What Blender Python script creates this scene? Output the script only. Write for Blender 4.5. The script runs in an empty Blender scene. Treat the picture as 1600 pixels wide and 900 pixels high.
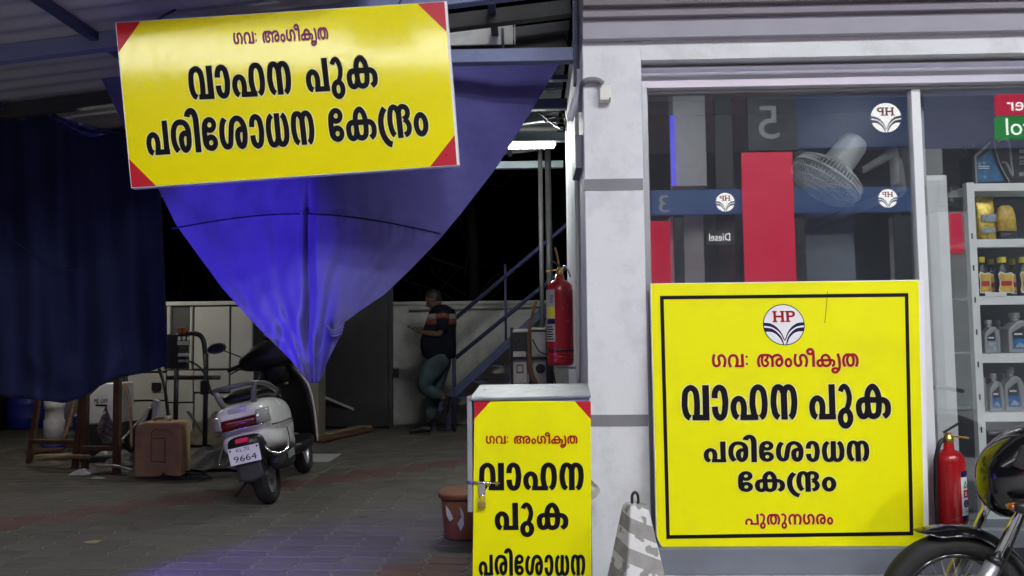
import bpy, bmesh, math, random
from mathutils import Vector, Matrix, Euler
random.seed(7)
S = bpy.context.scene
COL = S.collection
R = math.radians
# ------------------------------------------------------------------ camera
CAM = Vector((0, 0, 1.17)); FPX = 1200.0
PITCH, ROLL, YAW = R(3.58), R(0.6), R(1.5)
fw = Vector((0, math.cos(PITCH), math.sin(PITCH))); r0 = Vector((1, 0, 0)); u0 = Vector((0, -math.sin(PITCH), math.cos(PITCH)))
rt = r0 * math.cos(ROLL) - u0 * math.sin(ROLL); up = u0 * math.cos(ROLL) + r0 * math.sin(ROLL)
RZ = Matrix.Rotation(YAW, 3, 'Z')
fw, rt, up = RZ @ fw, RZ @ rt, RZ @ up
cd = bpy.data.cameras.new('camera'); cd.lens = 36 * FPX / 1600; cd.clip_end = 2000; cd.clip_start = 0.05
co = bpy.data.objects.new('camera', cd); COL.objects.link(co)
co.matrix_world = Matrix(((rt.x, up.x, -fw.x, CAM.x), (rt.y, up.y, -fw.y, CAM.y), (rt.z, up.z, -fw.z, CAM.z), (0, 0, 0, 1)))
S.camera = co
# ------------------------------------------------------------------ night sky, exposure
W = bpy.data.worlds.new('World'); S.world = W; W.use_nodes = True
nt = W.node_tree; bgn = nt.nodes['Background']
sk = nt.nodes.new('ShaderNodeTexSky'); sk.sky_type = 'NISHITA'; sk.sun_disc = False
sk.sun_elevation = R(-4); sk.sun_rotation = R(200)
nt.links.new(sk.outputs[0], bgn.inputs[0]); bgn.inputs[1].default_value = 0.004
S.view_settings.view_transform = 'Standard'; S.view_settings.look = 'None'; S.view_settings.exposure = 0.24; S.view_settings.gamma = 1
S.cycles.use_denoising = True
S.cycles.max_bounces = 8; S.cycles.transparent_max_bounces = 12; S.cycles.sample_clamp_indirect = 4
LED_L = 116.0      # radiance of the forecourt canopy's LED panels
TUBE_L = 290.0     # tube light in the shed
BLUE_W = 380.0    # power of the blue floodlights

# ------------------------------------------------------------------ picking helpers (pixel of the 1600x900 photo -> point on a plane)
def ray(px, py): return fw + rt * ((px - 800) / FPX) + up * ((450 - py) / FPX)
def at(px, py, Y):
    d = ray(px, py); return CAM + d * ((Y - CAM.y) / d.y)
def atz(px, py, z):
    d = ray(px, py); return CAM + d * ((z - CAM.z) / d.z)
def onplane(px, py, o, n):
    d = ray(px, py); return CAM + d * ((o - CAM).dot(n) / d.dot(n))
YG = 3.74         # shop glass
def atr(px, py, Yr):   # a point that is seen at this pixel mirrored in the shop glass
    p = at(px, py, 2 * YG - Yr); return Vector((p.x, Yr, p.z))

# ------------------------------------------------------------------ materials
def mat(name, col, rough=0.6, metal=0.0, var=0.12, scale=6.0, bump=0.0, bscale=40.0, dirt=None, dirt_amt=0.0, dscale=2.0, coat=0.0, spec=0.5, emit=None, est=0.0, rand=0.0, detail=4, trans=0.0):
    m = bpy.data.materials.new(name); m.use_nodes = True
    N, L = m.node_tree.nodes, m.node_tree.links
    b = N['Principled BSDF']
    b.inputs['Roughness'].default_value = rough; b.inputs['Metallic'].default_value = metal
    b.inputs['Coat Weight'].default_value = coat; b.inputs['Specular IOR Level'].default_value = spec
    b.inputs['Coat Roughness'].default_value = 0.06
    tc = N.new('ShaderNodeTexCoord')
    nz = N.new('ShaderNodeTexNoise'); nz.inputs['Scale'].default_value = scale; nz.inputs['Detail'].default_value = detail
    L.new(tc.outputs['Object'], nz.inputs['Vector'])
    mr = N.new('ShaderNodeMapRange'); mr.inputs[1].default_value = 0.25; mr.inputs[2].default_value = 0.75
    mr.inputs[3].default_value = 1 - var; mr.inputs[4].default_value = 1 + var
    L.new(nz.outputs['Fac'], mr.inputs[0])
    mx = N.new('ShaderNodeVectorMath'); mx.operation = 'SCALE'; mx.inputs[0].default_value = col[:3]
    L.new(mr.outputs[0], mx.inputs['Scale'])
    out = mx.outputs[0]
    if rand > 0:
        oi = N.new('ShaderNodeObjectInfo'); at_ = N.new('ShaderNodeAttribute'); at_.attribute_name = 'tint'
        ad = N.new('ShaderNodeMath'); ad.operation = 'ADD'; L.new(oi.outputs['Random'], ad.inputs[0]); L.new(at_.outputs['Fac'], ad.inputs[1])
        fr = N.new('ShaderNodeMath'); fr.operation = 'FRACT'; L.new(ad.outputs[0], fr.inputs[0])
        m2 = N.new('ShaderNodeMapRange'); m2.inputs[3].default_value = 1 - rand; m2.inputs[4].default_value = 1 + rand
        L.new(fr.outputs[0], m2.inputs[0])
        mx2 = N.new('ShaderNodeVectorMath'); mx2.operation = 'SCALE'; L.new(out, mx2.inputs[0]); L.new(m2.outputs[0], mx2.inputs['Scale']); out = mx2.outputs[0]
    if dirt:
        n2 = N.new('ShaderNodeTexNoise'); n2.inputs['Scale'].default_value = dscale; n2.inputs['Detail'].default_value = 8; n2.inputs['Roughness'].default_value = 0.7
        L.new(tc.outputs['Object'], n2.inputs['Vector'])
        rp = N.new('ShaderNodeMapRange'); rp.inputs[1].default_value = 0.48; rp.inputs[2].default_value = 0.75; rp.inputs[3].default_value = 0; rp.inputs[4].default_value = dirt_amt
        L.new(n2.outputs['Fac'], rp.inputs[0])
        mc = N.new('ShaderNodeMix'); mc.data_type = 'RGBA'; L.new(rp.outputs[0], mc.inputs[0]); L.new(out, mc.inputs[6]); mc.inputs[7].default_value = (*dirt, 1); out = mc.outputs[2]
    L.new(out, b.inputs['Base Color'])
    n3 = N.new('ShaderNodeTexNoise'); n3.inputs['Scale'].default_value = bscale * 0.5; L.new(tc.outputs['Object'], n3.inputs['Vector'])
    r3 = N.new('ShaderNodeMapRange'); r3.inputs[3].default_value = max(0.02, rough - 0.07); r3.inputs[4].default_value = min(1, rough + 0.07)
    L.new(n3.outputs['Fac'], r3.inputs[0]); L.new(r3.outputs[0], b.inputs['Roughness'])
    if bump > 0:
        n4 = N.new('ShaderNodeTexNoise'); n4.inputs['Scale'].default_value = bscale; n4.inputs['Detail'].default_value = 6; L.new(tc.outputs['Object'], n4.inputs['Vector'])
        bp = N.new('ShaderNodeBump'); bp.inputs['Strength'].default_value = bump; bp.inputs['Distance'].default_value = 0.01
        L.new(n4.outputs['Fac'], bp.inputs['Height']); L.new(bp.outputs[0], b.inputs['Normal'])
    if emit: b.inputs['Emission Color'].default_value = (*emit, 1); b.inputs['Emission Strength'].default_value = est
    if trans: b.inputs['Transmission Weight'].default_value = trans
    return m
M = {}
M['wall'] = mat('painted_wall', (.70, .712, .728), .65, var=.05, scale=3, bump=.12, bscale=60, dirt=(.40, .39, .385), dirt_amt=.55, dscale=4.2)
M['soffit'] = mat('lilac_band_paint', (.33, .315, .365), .7, var=.06)
M['soffit_dark'] = mat('mauve_band_paint', (.225, .205, .24), .7, var=.06)
M['parapet'] = mat('parapet_paint', (.16, .145, .155), .7, var=.06)
M['band'] = mat('grey_band', (.19, .19, .21), .6, bump=.05)
M['plinth'] = mat('plinth_paint', (.17, .185, .225), .5, var=.08, dirt=(.15, .15, .16), dirt_amt=.4)
M['tile'] = mat('floor_tile', (.62, .62, .64), .25, var=.05, rand=.05, dirt=(.3, .3, .3), dirt_amt=.4)
M['conc'] = mat('forecourt_concrete', (.34, .34, .34), .8, var=.2, scale=2, bump=.3, dirt=(.08, .08, .08), dirt_amt=.5)
M['earth'] = mat('earth', (.08, .07, .055), .95, bump=.3, bscale=20)
M['sand'] = mat('joint_sand', (.15, .14, .12), .95, var=.4, scale=5, bump=.2, bscale=120, dirt=(.05, .048, .045), dirt_amt=1.0, dscale=1.6)
M['paver'] = mat('grey_paver', (.090, .081, .067), .8, var=.30, scale=5, rand=.13, bump=.35, bscale=90, dirt=(.045, .042, .04), dirt_amt=.55, dscale=3)
M['redpaver'] = mat('red_paver', (.100, .050, .042), .8, var=.2, scale=9, rand=.14, bump=.35, bscale=90, dirt=(.06, .045, .04), dirt_amt=.6, dscale=3)
M['yellow'] = mat('yellow_vinyl', (.86, .84, .001), .42, var=.03, scale=2, spec=.16, bump=.05, bscale=5, dirt=(.66, .60, .03), dirt_amt=.3, dscale=3)
M['yellow_flex'] = mat('yellow_flex_sheet', (.92, .82, .002), .09, var=.015, scale=2, spec=.9)
M['redvinyl'] = mat('red_vinyl', (.50, .006, .02), .3, var=.05, spec=.5)
M['ink'] = mat('black_ink', (.006, .005, .009), .45, var=.05, spec=.12)
M['halo'] = mat('pale_print_outline', (.85, .83, .30), .35, var=.02)
M['redink'] = mat('dark_red_ink', (.34, .006, .010), .4, var=.05, spec=.15)
M['magink'] = mat('magenta_ink', (.20, .006, .10), .35, var=.05)
M['navyink'] = mat('navy_ink', (.012, .010, .07), .4, var=.05, spec=.15)
M['whitevinyl'] = mat('white_vinyl', (.82, .82, .84), .35, var=.03)
M['alu'] = mat('aluminium', (.62, .61, .68), .42, metal=.75, var=.06)
M['alu_white'] = mat('white_aluminium', (.75, .77, .78), .35, var=.04)
M['frame_grey'] = mat('grey_frame', (.34, .35, .37), .4, metal=.4, var=.06)
M['steel_dark'] = mat('blue_painted_steel', (.045, .055, .12), .5, var=.15, dirt=(.02, .015, .012), dirt_amt=.5, dscale=6)
M['steel_blue'] = mat('faded_blue_steel', (.17, .20, .36), .55, var=.15, dirt=(.08, .07, .07), dirt_amt=.5, dscale=6)
M['steel_pale'] = mat('pale_blue_steel', (.10, .125, .135), .55, var=.12, dirt=(.1, .1, .1), dirt_amt=.4, dscale=6)
M['roof'] = mat('corrugated_sheet', (.42, .42, .43), .5, metal=.2, var=.1, scale=1.5, dirt=(.22, .2, .18), dirt_amt=.5, dscale=1.2)
M['fibre'] = mat('stained_white_board', (.74, .74, .68), .6, var=.15, scale=3, dirt=(.33, .32, .25), dirt_amt=.7, dscale=4)
M['cloth'] = mat('blue_cloth', (.092, .086, .255), .9, var=.10, scale=5, bump=.16, bscale=420, spec=.12, dirt=(.03, .03, .12), dirt_amt=.35, dscale=4)
M['cloth_dark'] = mat('navy_cloth', (.014, .018, .054), .92, var=.15, scale=3, bump=.10, bscale=400, spec=.12)
M['tarp'] = mat('blue_tarpaulin', (.05, .06, .25), .5, var=.2)
M['black'] = mat('black_plastic', (.012, .012, .013), .38, var=.1)
M['rubber'] = mat('rubber', (.014, .014, .014), .75, var=.15, bump=.15, bscale=80)
M['gloss_black'] = mat('black_gloss_paint', (.006, .006, .008), .16, var=.05, coat=.6)
M['white_paint'] = mat('white_scooter_paint', (.84, .84, .82), .25, var=.03, coat=.5, dirt=(.4, .38, .33), dirt_amt=.2)
M['silver'] = mat('silver_paint', (.42, .42, .44), .35, metal=.6, var=.05)
M['rail_grey'] = mat('grey_rail_paint', (.20, .20, .21), .38, metal=.4, var=.06)
M['flap'] = mat('dark_flap_rubber', (.045, .045, .048), .7)
M['chrome'] = mat('chrome', (.75, .75, .77), .12, metal=1.0, var=.03)
M['taillight'] = mat('dark_red_lens', (.10, .002, .006), .12, var=.05, coat=.8)
M['reflector'] = mat('red_reflector', (.65, .01, .02), .2, var=.05, emit=(1, .03, .04), est=.03)  # faint glow put into the reflector in place of returned light
M['clear_lens'] = mat('clear_lens', (.42, .42, .40), .12, var=.2, scale=60, coat=.8)
M['amber'] = mat('amber_lens', (.30, .07, .01), .15, coat=.8)
M['red_paint'] = mat('extinguisher_red', (.36, .007, .011), .25, var=.06, coat=.4, dirt=(.15, .01, .01), dirt_amt=.3)
M['brass'] = mat('brass', (.55, .36, .10), .3, metal=.9)
M['tan'] = mat('tan_plastic', (.56, .39, .21), .6, var=.15, dirt=(.14, .085, .045), dirt_amt=.5, dscale=5, bump=.05)
M['tan_groove_shade'] = mat('tan_groove_shade', (.24, .15, .075), .6)  # darker tan stands in for the shade in the recessed lines
M['bluedrum'] = mat('blue_plastic', (.02, .03, .30), .45, var=.12)
M['redbin'] = mat('red_brown_plastic', (.17, .052, .018), .7, var=.15, dirt=(.08, .02, .02), dirt_amt=.5, dscale=7)
M['wood'] = mat('dark_wood', (.11, .055, .03), .75, var=.3, scale=12, bump=.2)
M['wood_pale'] = mat('pale_wood', (.32, .25, .14), .75, var=.25, scale=14, bump=.2)
M['paper'] = mat('crumpled_sheet', (.5, .5, .52), .5, var=.25, scale=14)
M['foil'] = mat('foil_wrap', (.5, .48, .46), .3, metal=.6, var=.5, scale=25)
M['dirtywall'] = mat('stained_wall', (.44, .43, .41), .85, var=.12, scale=2, bump=.2, dirt=(.17, .16, .14), dirt_amt=.75, dscale=2.6)
M['panel_white'] = mat('cream_panel', (.40, .39, .36), .6, var=.08, dirt=(.2, .19, .17), dirt_amt=.5, dscale=3)
M['beige'] = mat('beige_column', (.20, .18, .14), .8, var=.1)
M['gate'] = mat('dark_sheet_metal', (.030, .030, .030), .6, var=.2)
M['meter_cream'] = mat('cream_plastic', (.44, .42, .35), .5, var=.1, dirt=(.2, .18, .12), dirt_amt=.5, dscale=8)
M['meter_dark'] = mat('smoked_plastic', (.03, .032, .033), .3, var=.1)
M['darksheet'] = mat('dark_tarpaulin', (.018, .018, .02), .6, var=.3, scale=8)
M['sack'] = mat('mesh_sack', (.12, .10, .075), .9, var=.35, scale=25, bump=.4)
M['conc_bollard'] = mat('bollard_concrete', (.30, .29, .28), .85, var=.25, scale=14, bump=.5, bscale=50)
M['shirt'] = mat('navy_shirt', (.008, .009, .014), .95, spec=.05)
M['stripe_white'] = mat('grey_white_stripe', (.20, .19, .18), .9)
M['stripe_red'] = mat('faded_red_stripe', (.14, .03, .028), .9)
M['jeans'] = mat('teal_jeans', (.040, .056, .062), .95, var=.35, scale=9, spec=.1)
M['skin'] = mat('skin', (.085, .042, .026), .6)
M['hair'] = mat('black_hair', (.008, .007, .006), .6)
M['shop_dark'] = mat('shop_interior_paint', (.15, .16, .19), .8)
M['rack'] = mat('rack_steel', (.84, .87, .85), .4, var=.05)
M['rack_back'] = mat('rack_back_panel', (.06, .062, .065), .6)
M['bottle_grey'] = mat('silver_bottle', (.36, .37, .38), .38, metal=.3, var=.05)
M['bottle_black'] = mat('black_bottle', (.014, .014, .016), .35)
M['lab_blue'] = mat('blue_label', (.02, .14, .30), .35, var=.5, scale=30)
M['lab_blue2'] = mat('bright_blue_label', (.02, .13, .36), .35, var=.8, scale=60)
M['lab_gold'] = mat('gold_label', (.62, .42, .05), .35, var=.45, scale=45)
M['lab_silver'] = mat('silver_blue_label', (.30, .36, .42), .35, var=.5, scale=40)
M['capyellow'] = mat('yellow_cap', (.75, .62, .03), .4)
M['pouch'] = mat('gold_pouch', (.58, .42, .05), .28, metal=.3, var=.6, scale=32)
M['greyfan'] = mat('fan_grey_plastic', (.42, .44, .44), .35, var=.05)
M['bag'] = mat('polythene', (.45, .43, .38), .3, var=.3, scale=12)
M['bark'] = mat('bark', (.010, .009, .008), .95, spec=.05)
M['cable'] = mat('cable_grey', (.20, .20, .21), .5)
M['boxwhite'] = mat('pvc_white', (.70, .69, .62), .5, var=.05)
M['num_glow'] = mat('glowing_digit', (.3, .3, .32), .5, emit=(.6, .62, .66), est=.32)  # digits given a dim glow of their own to show in the glass
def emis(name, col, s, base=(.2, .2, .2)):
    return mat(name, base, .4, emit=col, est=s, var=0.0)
M['led'] = emis('led_panel', (.93, .965, 1.0), LED_L)
M['tube'] = emis('fluorescent_tube', (.95, 1.0, .96), TUBE_L)
M['fill_tube'] = emis('rear_fill_tube', (1.0, .95, .84), 72.0)
M['blueled'] = emis('blue_led', (.16, .08, 1.0), 30.0)
M['blueled_s'] = emis('small_blue_led', (.04, .03, 1.0), 9.0)
M['glow_red'] = emis('glowing_red', (.80, .004, .055), 1.32, (.3, .01, .03))  # glow put into red cladding and dispensers so their mirror image reads bright
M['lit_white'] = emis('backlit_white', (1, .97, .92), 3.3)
M['lit_navy'] = emis('backlit_navy', (.012, .03, .11), 1.0, (.01, .02, .06))
M['lit_blue'] = emis('backlit_blue', (.028, .07, .20), 1.15, (.02, .04, .1))
M['lit_green'] = emis('backlit_green', (.012, .30, .04), 1.15, (.01, .2, .03))
M['lit_slate'] = emis('backlit_slate', (.10, .12, .22), .85, (.1, .1, .15))
M['lit_strip'] = emis('blue_strip', (.05, .03, 1.0), 2.2)
M['clad_grey'] = mat('grey_cladding', (.80, .83, .82), .5)
M['clad_slate'] = mat('slate_cladding', (.22, .25, .30), .5)
M['backdrop'] = mat('backdrop_wall_paint', (.30, .34, .42), .9, var=.2, scale=.8)
M['charcoal'] = mat('charcoal_cladding', (.03, .032, .035), .5)

# glass pane: clear sheet with a reflective film
def glass_mat(name, refl, tint):
    m = bpy.data.materials.new(name); m.use_nodes = True; N, L = m.node_tree.nodes, m.node_tree.links
    N.remove(N['Principled BSDF']); o = N['Material Output']
    t = N.new('ShaderNodeBsdfTransparent'); t.inputs[0].default_value = (*tint, 1)
    g = N.new('ShaderNodeBsdfGlossy'); g.inputs['Roughness'].default_value = 0.004; g.inputs[0].default_value = (.96, .98, 1, 1)
    lw = N.new('ShaderNodeLayerWeight'); lw.inputs[0].default_value = .25
    mr = N.new('ShaderNodeMapRange'); mr.inputs[3].default_value = refl; mr.inputs[4].default_value = 1.0
    L.new(lw.outputs['Fresnel'], mr.inputs[0])
    x = N.new('ShaderNodeMixShader'); L.new(mr.outputs[0], x.inputs[0]); L.new(t.outputs[0], x.inputs[1]); L.new(g.outputs[0], x.inputs[2])
    df = N.new('ShaderNodeBsdfDiffuse'); df.inputs[0].default_value = (.62, .70, .80, 1)
    tc = N.new('ShaderNodeTexCoord'); nz = N.new('ShaderNodeTexNoise'); nz.inputs['Scale'].default_value = 1.7; nz.inputs['Detail'].default_value = 7; L.new(tc.outputs['Object'], nz.inputs['Vector'])
    m3 = N.new('ShaderNodeMapRange'); m3.inputs[1].default_value = .3; m3.inputs[2].default_value = .75; m3.inputs[3].default_value = .008; m3.inputs[4].default_value = .026; L.new(nz.outputs['Fac'], m3.inputs[0])
    y = N.new('ShaderNodeMixShader'); L.new(m3.outputs[0], y.inputs[0]); L.new(x.outputs[0], y.inputs[1]); L.new(df.outputs[0], y.inputs[2]); L.new(y.outputs[0], o.inputs[0])
    return m
M['glass'] = glass_mat('window_glass', .112, (.99, 1.0, .995))

# striped, chipped paint for the concrete bollard
def bollard_mat():
    m = M['conc_bollard']; N, L = m.node_tree.nodes, m.node_tree.links; b = N['Principled BSDF']
    old = b.inputs['Base Color'].links[0].from_socket
    tc = N.new('ShaderNodeTexCoord'); sx = N.new('ShaderNodeSeparateXYZ'); L.new(tc.outputs['Object'], sx.inputs[0])
    a = N.new('ShaderNodeMath'); a.operation = 'MULTIPLY_ADD'; L.new(sx.outputs['X'], a.inputs[0]); a.inputs[1].default_value = .45; L.new(sx.outputs['Z'], a.inputs[2])
    k = N.new('ShaderNodeMath'); k.operation = 'MULTIPLY'; L.new(a.outputs[0], k.inputs[0]); k.inputs[1].default_value = 8.6
    f = N.new('ShaderNodeMath'); f.operation = 'FRACT'; L.new(k.outputs[0], f.inputs[0])
    g = N.new('ShaderNodeMath'); g.operation = 'GREATER_THAN'; L.new(f.outputs[0], g.inputs[0]); g.inputs[1].default_value = .5
    n = N.new('ShaderNodeTexNoise'); n.inputs['Scale'].default_value = 22; n.inputs['Detail'].default_value = 6; L.new(tc.outputs['Object'], n.inputs['Vector'])
    c = N.new('ShaderNodeMath'); c.operation = 'LESS_THAN'; L.new(n.outputs['Fac'], c.inputs[0]); c.inputs[1].default_value = .575
    mu = N.new('ShaderNodeMath'); mu.operation = 'MULTIPLY'; L.new(g.outputs[0], mu.inputs[0]); L.new(c.outputs[0], mu.inputs[1])
    mc = N.new('ShaderNodeMix'); mc.data_type = 'RGBA'; L.new(mu.outputs[0], mc.inputs[0]); L.new(old, mc.inputs[6]); mc.inputs[7].default_value = (.66, .66, .65, 1)
    L.new(mc.outputs[2], b.inputs['Base Color'])
bollard_mat()

# ------------------------------------------------------------------ mesh builder
def cat(pts, n=8, closed=False):
    P = [Vector(p) for p in pts]
    if len(P) == 2 and not closed: return P
    out = []; m = len(P)
    segs = m if closed else m - 1
    for i in range(segs):
        if closed: a, b, c, d = P[(i - 1) % m], P[i], P[(i + 1) % m], P[(i + 2) % m]
        else: a, b, c, d = P[max(i - 1, 0)], P[i], P[i + 1], P[min(i + 2, m - 1)]
        for k in range(n):
            t = k / n
            out.append(0.5 * ((2 * b) + (c - a) * t + (2 * a - 5 * b + 4 * c - d) * t * t + (3 * b - a - 3 * c + d) * t ** 3))
    if not closed: out.append(P[-1])
    return out
class MB:
    def __init__(s): s.v = []; s.f = []; s.t = []
    def add(s, v, f):
        o = len(s.v); s.v += [Vector(p) for p in v]; s.f += [tuple(i + o for i in q) for q in f]; return s
    def box(s, a, b):
        x0, y0, z0 = a; x1, y1, z1 = b
        return s.add([(x0, y0, z0), (x1, y0, z0), (x1, y1, z0), (x0, y1, z0), (x0, y0, z1), (x1, y0, z1), (x1, y1, z1), (x0, y1, z1)],
                     [(0, 3, 2, 1), (4, 5, 6, 7), (0, 1, 5, 4), (1, 2, 6, 5), (2, 3, 7, 6), (3, 0, 4, 7)])
    def cbox(s, c, d, rot=None):
        c = Vector(c); h = Vector(d) / 2; vs = []
        for z in (-1, 1):
            for x, y in ((-1, -1), (1, -1), (1, 1), (-1, 1)):
                p = Vector((x * h.x, y * h.y, z * h.z))
                if rot is not None: p = rot @ p
                vs.append(c + p)
        return s.add(vs, [(0, 3, 2, 1), (4, 5, 6, 7), (0, 1, 5, 4), (1, 2, 6, 5), (2, 3, 7, 6), (3, 0, 4, 7)])
    def bar(s, a, b, w, h=None):     # square tube from a to b
        a, b = Vector(a), Vector(b); d = (b - a); l = d.length; q = d.to_track_quat('X', 'Z').to_matrix()
        return s.cbox((a + b) / 2, (l, w, h or w), q)
    def tube(s, pts, r, n=10, smooth=0, closed=False, caps=True, flat=1.0):
        P = cat(pts, smooth, closed) if smooth else [Vector(p) for p in pts]
        m = len(P); rr = r if isinstance(r, (list, tuple)) else [r] * m
        if len(rr) != m: rr = [rr[0] + (rr[-1] - rr[0]) * i / (m - 1) for i in range(m)]
        prev = None; o = len(s.v)
        for i in range(m):
            if closed: t = P[(i + 1) % m] - P[i - 1]
            else: t = P[min(i + 1, m - 1)] - P[max(i - 1, 0)]
            t.normalize()
            if prev is None:
                u = t.orthogonal().normalized()
            else:
                u = (prev - t * prev.dot(t)).normalized()
            prev = u; w = t.cross(u)
            for k in range(n):
                a = 2 * math.pi * k / n
                s.v.append(P[i] + u * math.cos(a) * rr[i] + w * math.sin(a) * rr[i] * flat)
        for i in range(m if closed else m - 1):
            j = (i + 1) % m
            for k in range(n):
                l = (k + 1) % n
                s.f.append((o + i * n + k, o + i * n + l, o + j * n + l, o + j * n + k))
        if caps and not closed:
            s.f.append(tuple(o + k for k in reversed(range(n)))); s.f.append(tuple(o + (m - 1) * n + k for k in range(n)))
        return s
    def lathe(s, prof, c=(0, 0, 0), axis='Z', n=24, closed=False):   # prof: (radius, height)
        o = len(s.v); c = Vector(c); m = len(prof)
        A = Vector(axis) if not isinstance(axis, str) else {'X': Vector((1, 0, 0)), 'Y': Vector((0, 1, 0)), 'Z': Vector((0, 0, 1))}[axis]
        A = A.normalized(); U = A.orthogonal().normalized(); Wv = A.cross(U)
        for r, h in prof:
            for k in range(n):
                a = 2 * math.pi * k / n; s.v.append(c + A * h + U * (math.cos(a) * r) + Wv * (math.sin(a) * r))
        for i in range(m if closed else m - 1):
            j = (i + 1) % m
            for k in range(n):
                l = (k + 1) % n; s.f.append((o + i * n + k, o + i * n + l, o + j * n + l, o + j * n + k))
        if not closed:
            if prof[0][0] > 1e-4: s.f.append(tuple(o + k for k in reversed(range(n))))
            if prof[-1][0] > 1e-4: s.f.append(tuple(o + (m - 1) * n + k for k in range(n)))
        return s
    def loft(s, secs, n=20, e=2.6, axis='x'):    # secs: (pos, c1, c2, h1, h2) superellipse; axis x: ring in (y,z)
        o = len(s.v); m = len(secs)
        for p, cy, cz, hy, hz in secs:
            for k in range(n):
                a = 2 * math.pi * k / n; ca, sa = math.cos(a), math.sin(a)
                y = cy + hy * math.copysign(abs(ca) ** (2 / e), ca); z = cz + hz * math.copysign(abs(sa) ** (2 / e), sa)
                s.v.append(Vector((p, y, z)) if axis == 'x' else Vector((y, p, z)) if axis == 'y' else Vector((y, z, p)))
        for i in range(m - 1):
            for k in range(n):
                l = (k + 1) % n; s.f.append((o + i * n + k, o + i * n + l, o + (i + 1) * n + l, o + (i + 1) * n + k))
        s.f.append(tuple(o + k for k in reversed(range(n)))); s.f.append(tuple(o + (m - 1) * n + k for k in range(n)))
        return s
    def prism(s, poly, d):     # planar polygon (3D points) pushed along vector d
        P = [Vector(p) for p in poly]; d = Vector(d); n = len(P)
        return s.add(P + [p + d for p in P], [tuple(reversed(range(n))), tuple(range(n, 2 * n))] + [(i, (i + 1) % n, n + (i + 1) % n, n + i) for i in range(n)])
    def poly(s, P): return s.add(P, [tuple(range(len(P)))])
    def grid(s, rows):
        o = len(s.v); m = len(rows); n = len(rows[0])
        for r_ in rows: s.v += [Vector(p) for p in r_]
        for i in range(m - 1):
            for j in range(n - 1): s.f.append((o + i * n + j, o + i * n + j + 1, o + (i + 1) * n + j + 1, o + (i + 1) * n + j))
        return s
    def build(s, name, m, parent=None, local=False, smooth=False, bev=0, solid=0, sub=0, fix=True):
        off = Vector((0, 0, 0))
        if parent is not None and not local:
            q = parent
            while q is not None: off = off + Vector(q.location); q = q.parent
        me = bpy.data.meshes.new(name); me.from_pydata([tuple(p - off) for p in s.v], [], s.f)
        if fix:
            b = bmesh.new(); b.from_mesh(me); bmesh.ops.recalc_face_normals(b, faces=b.faces); b.to_mesh(me); b.free()
        me.materials.append(m)
        if smooth: me.polygons.foreach_set('use_smooth', [True] * len(me.polygons))
        o = bpy.data.objects.new(name, me); COL.objects.link(o)
        if parent is not None: o.parent = parent
        if solid: q = o.modifiers.new('solid', 'SOLIDIFY'); q.thickness = solid; q.offset = 0
        if bev:
            q = o.modifiers.new('bevel', 'BEVEL'); q.width = bev; q.segments = 3; q.limit_method = 'ANGLE'; q.angle_limit = R(40); q.harden_normals = False
            me.polygons.foreach_set('use_smooth', [True] * len(me.polygons))
            w = o.modifiers.new('wn', 'WEIGHTED_NORMAL')
        if sub: q = o.modifiers.new('sub', 'SUBSURF'); q.levels = q.render_levels = sub
        return o
def tag(o, label=None, category=None, group=None, kind=None):
    if label: o['label'] = label
    if category: o['category'] = category
    if group: o['group'] = group
    if kind: o['kind'] = kind
    return o
def thing(name, loc, label, category, group=None, rot=None):
    o = bpy.data.objects.new(name, None); COL.objects.link(o); o.location = loc; o.empty_display_size = .1
    if rot is not None: o.rotation_euler = rot
    return tag(o, label, category, group)
def copy_tree(o, parent=None):
    c = o.copy(); COL.objects.link(c)
    if parent is not None: c.parent = parent
    for ch in list(o.children): copy_tree(ch, c)
    return c

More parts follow.
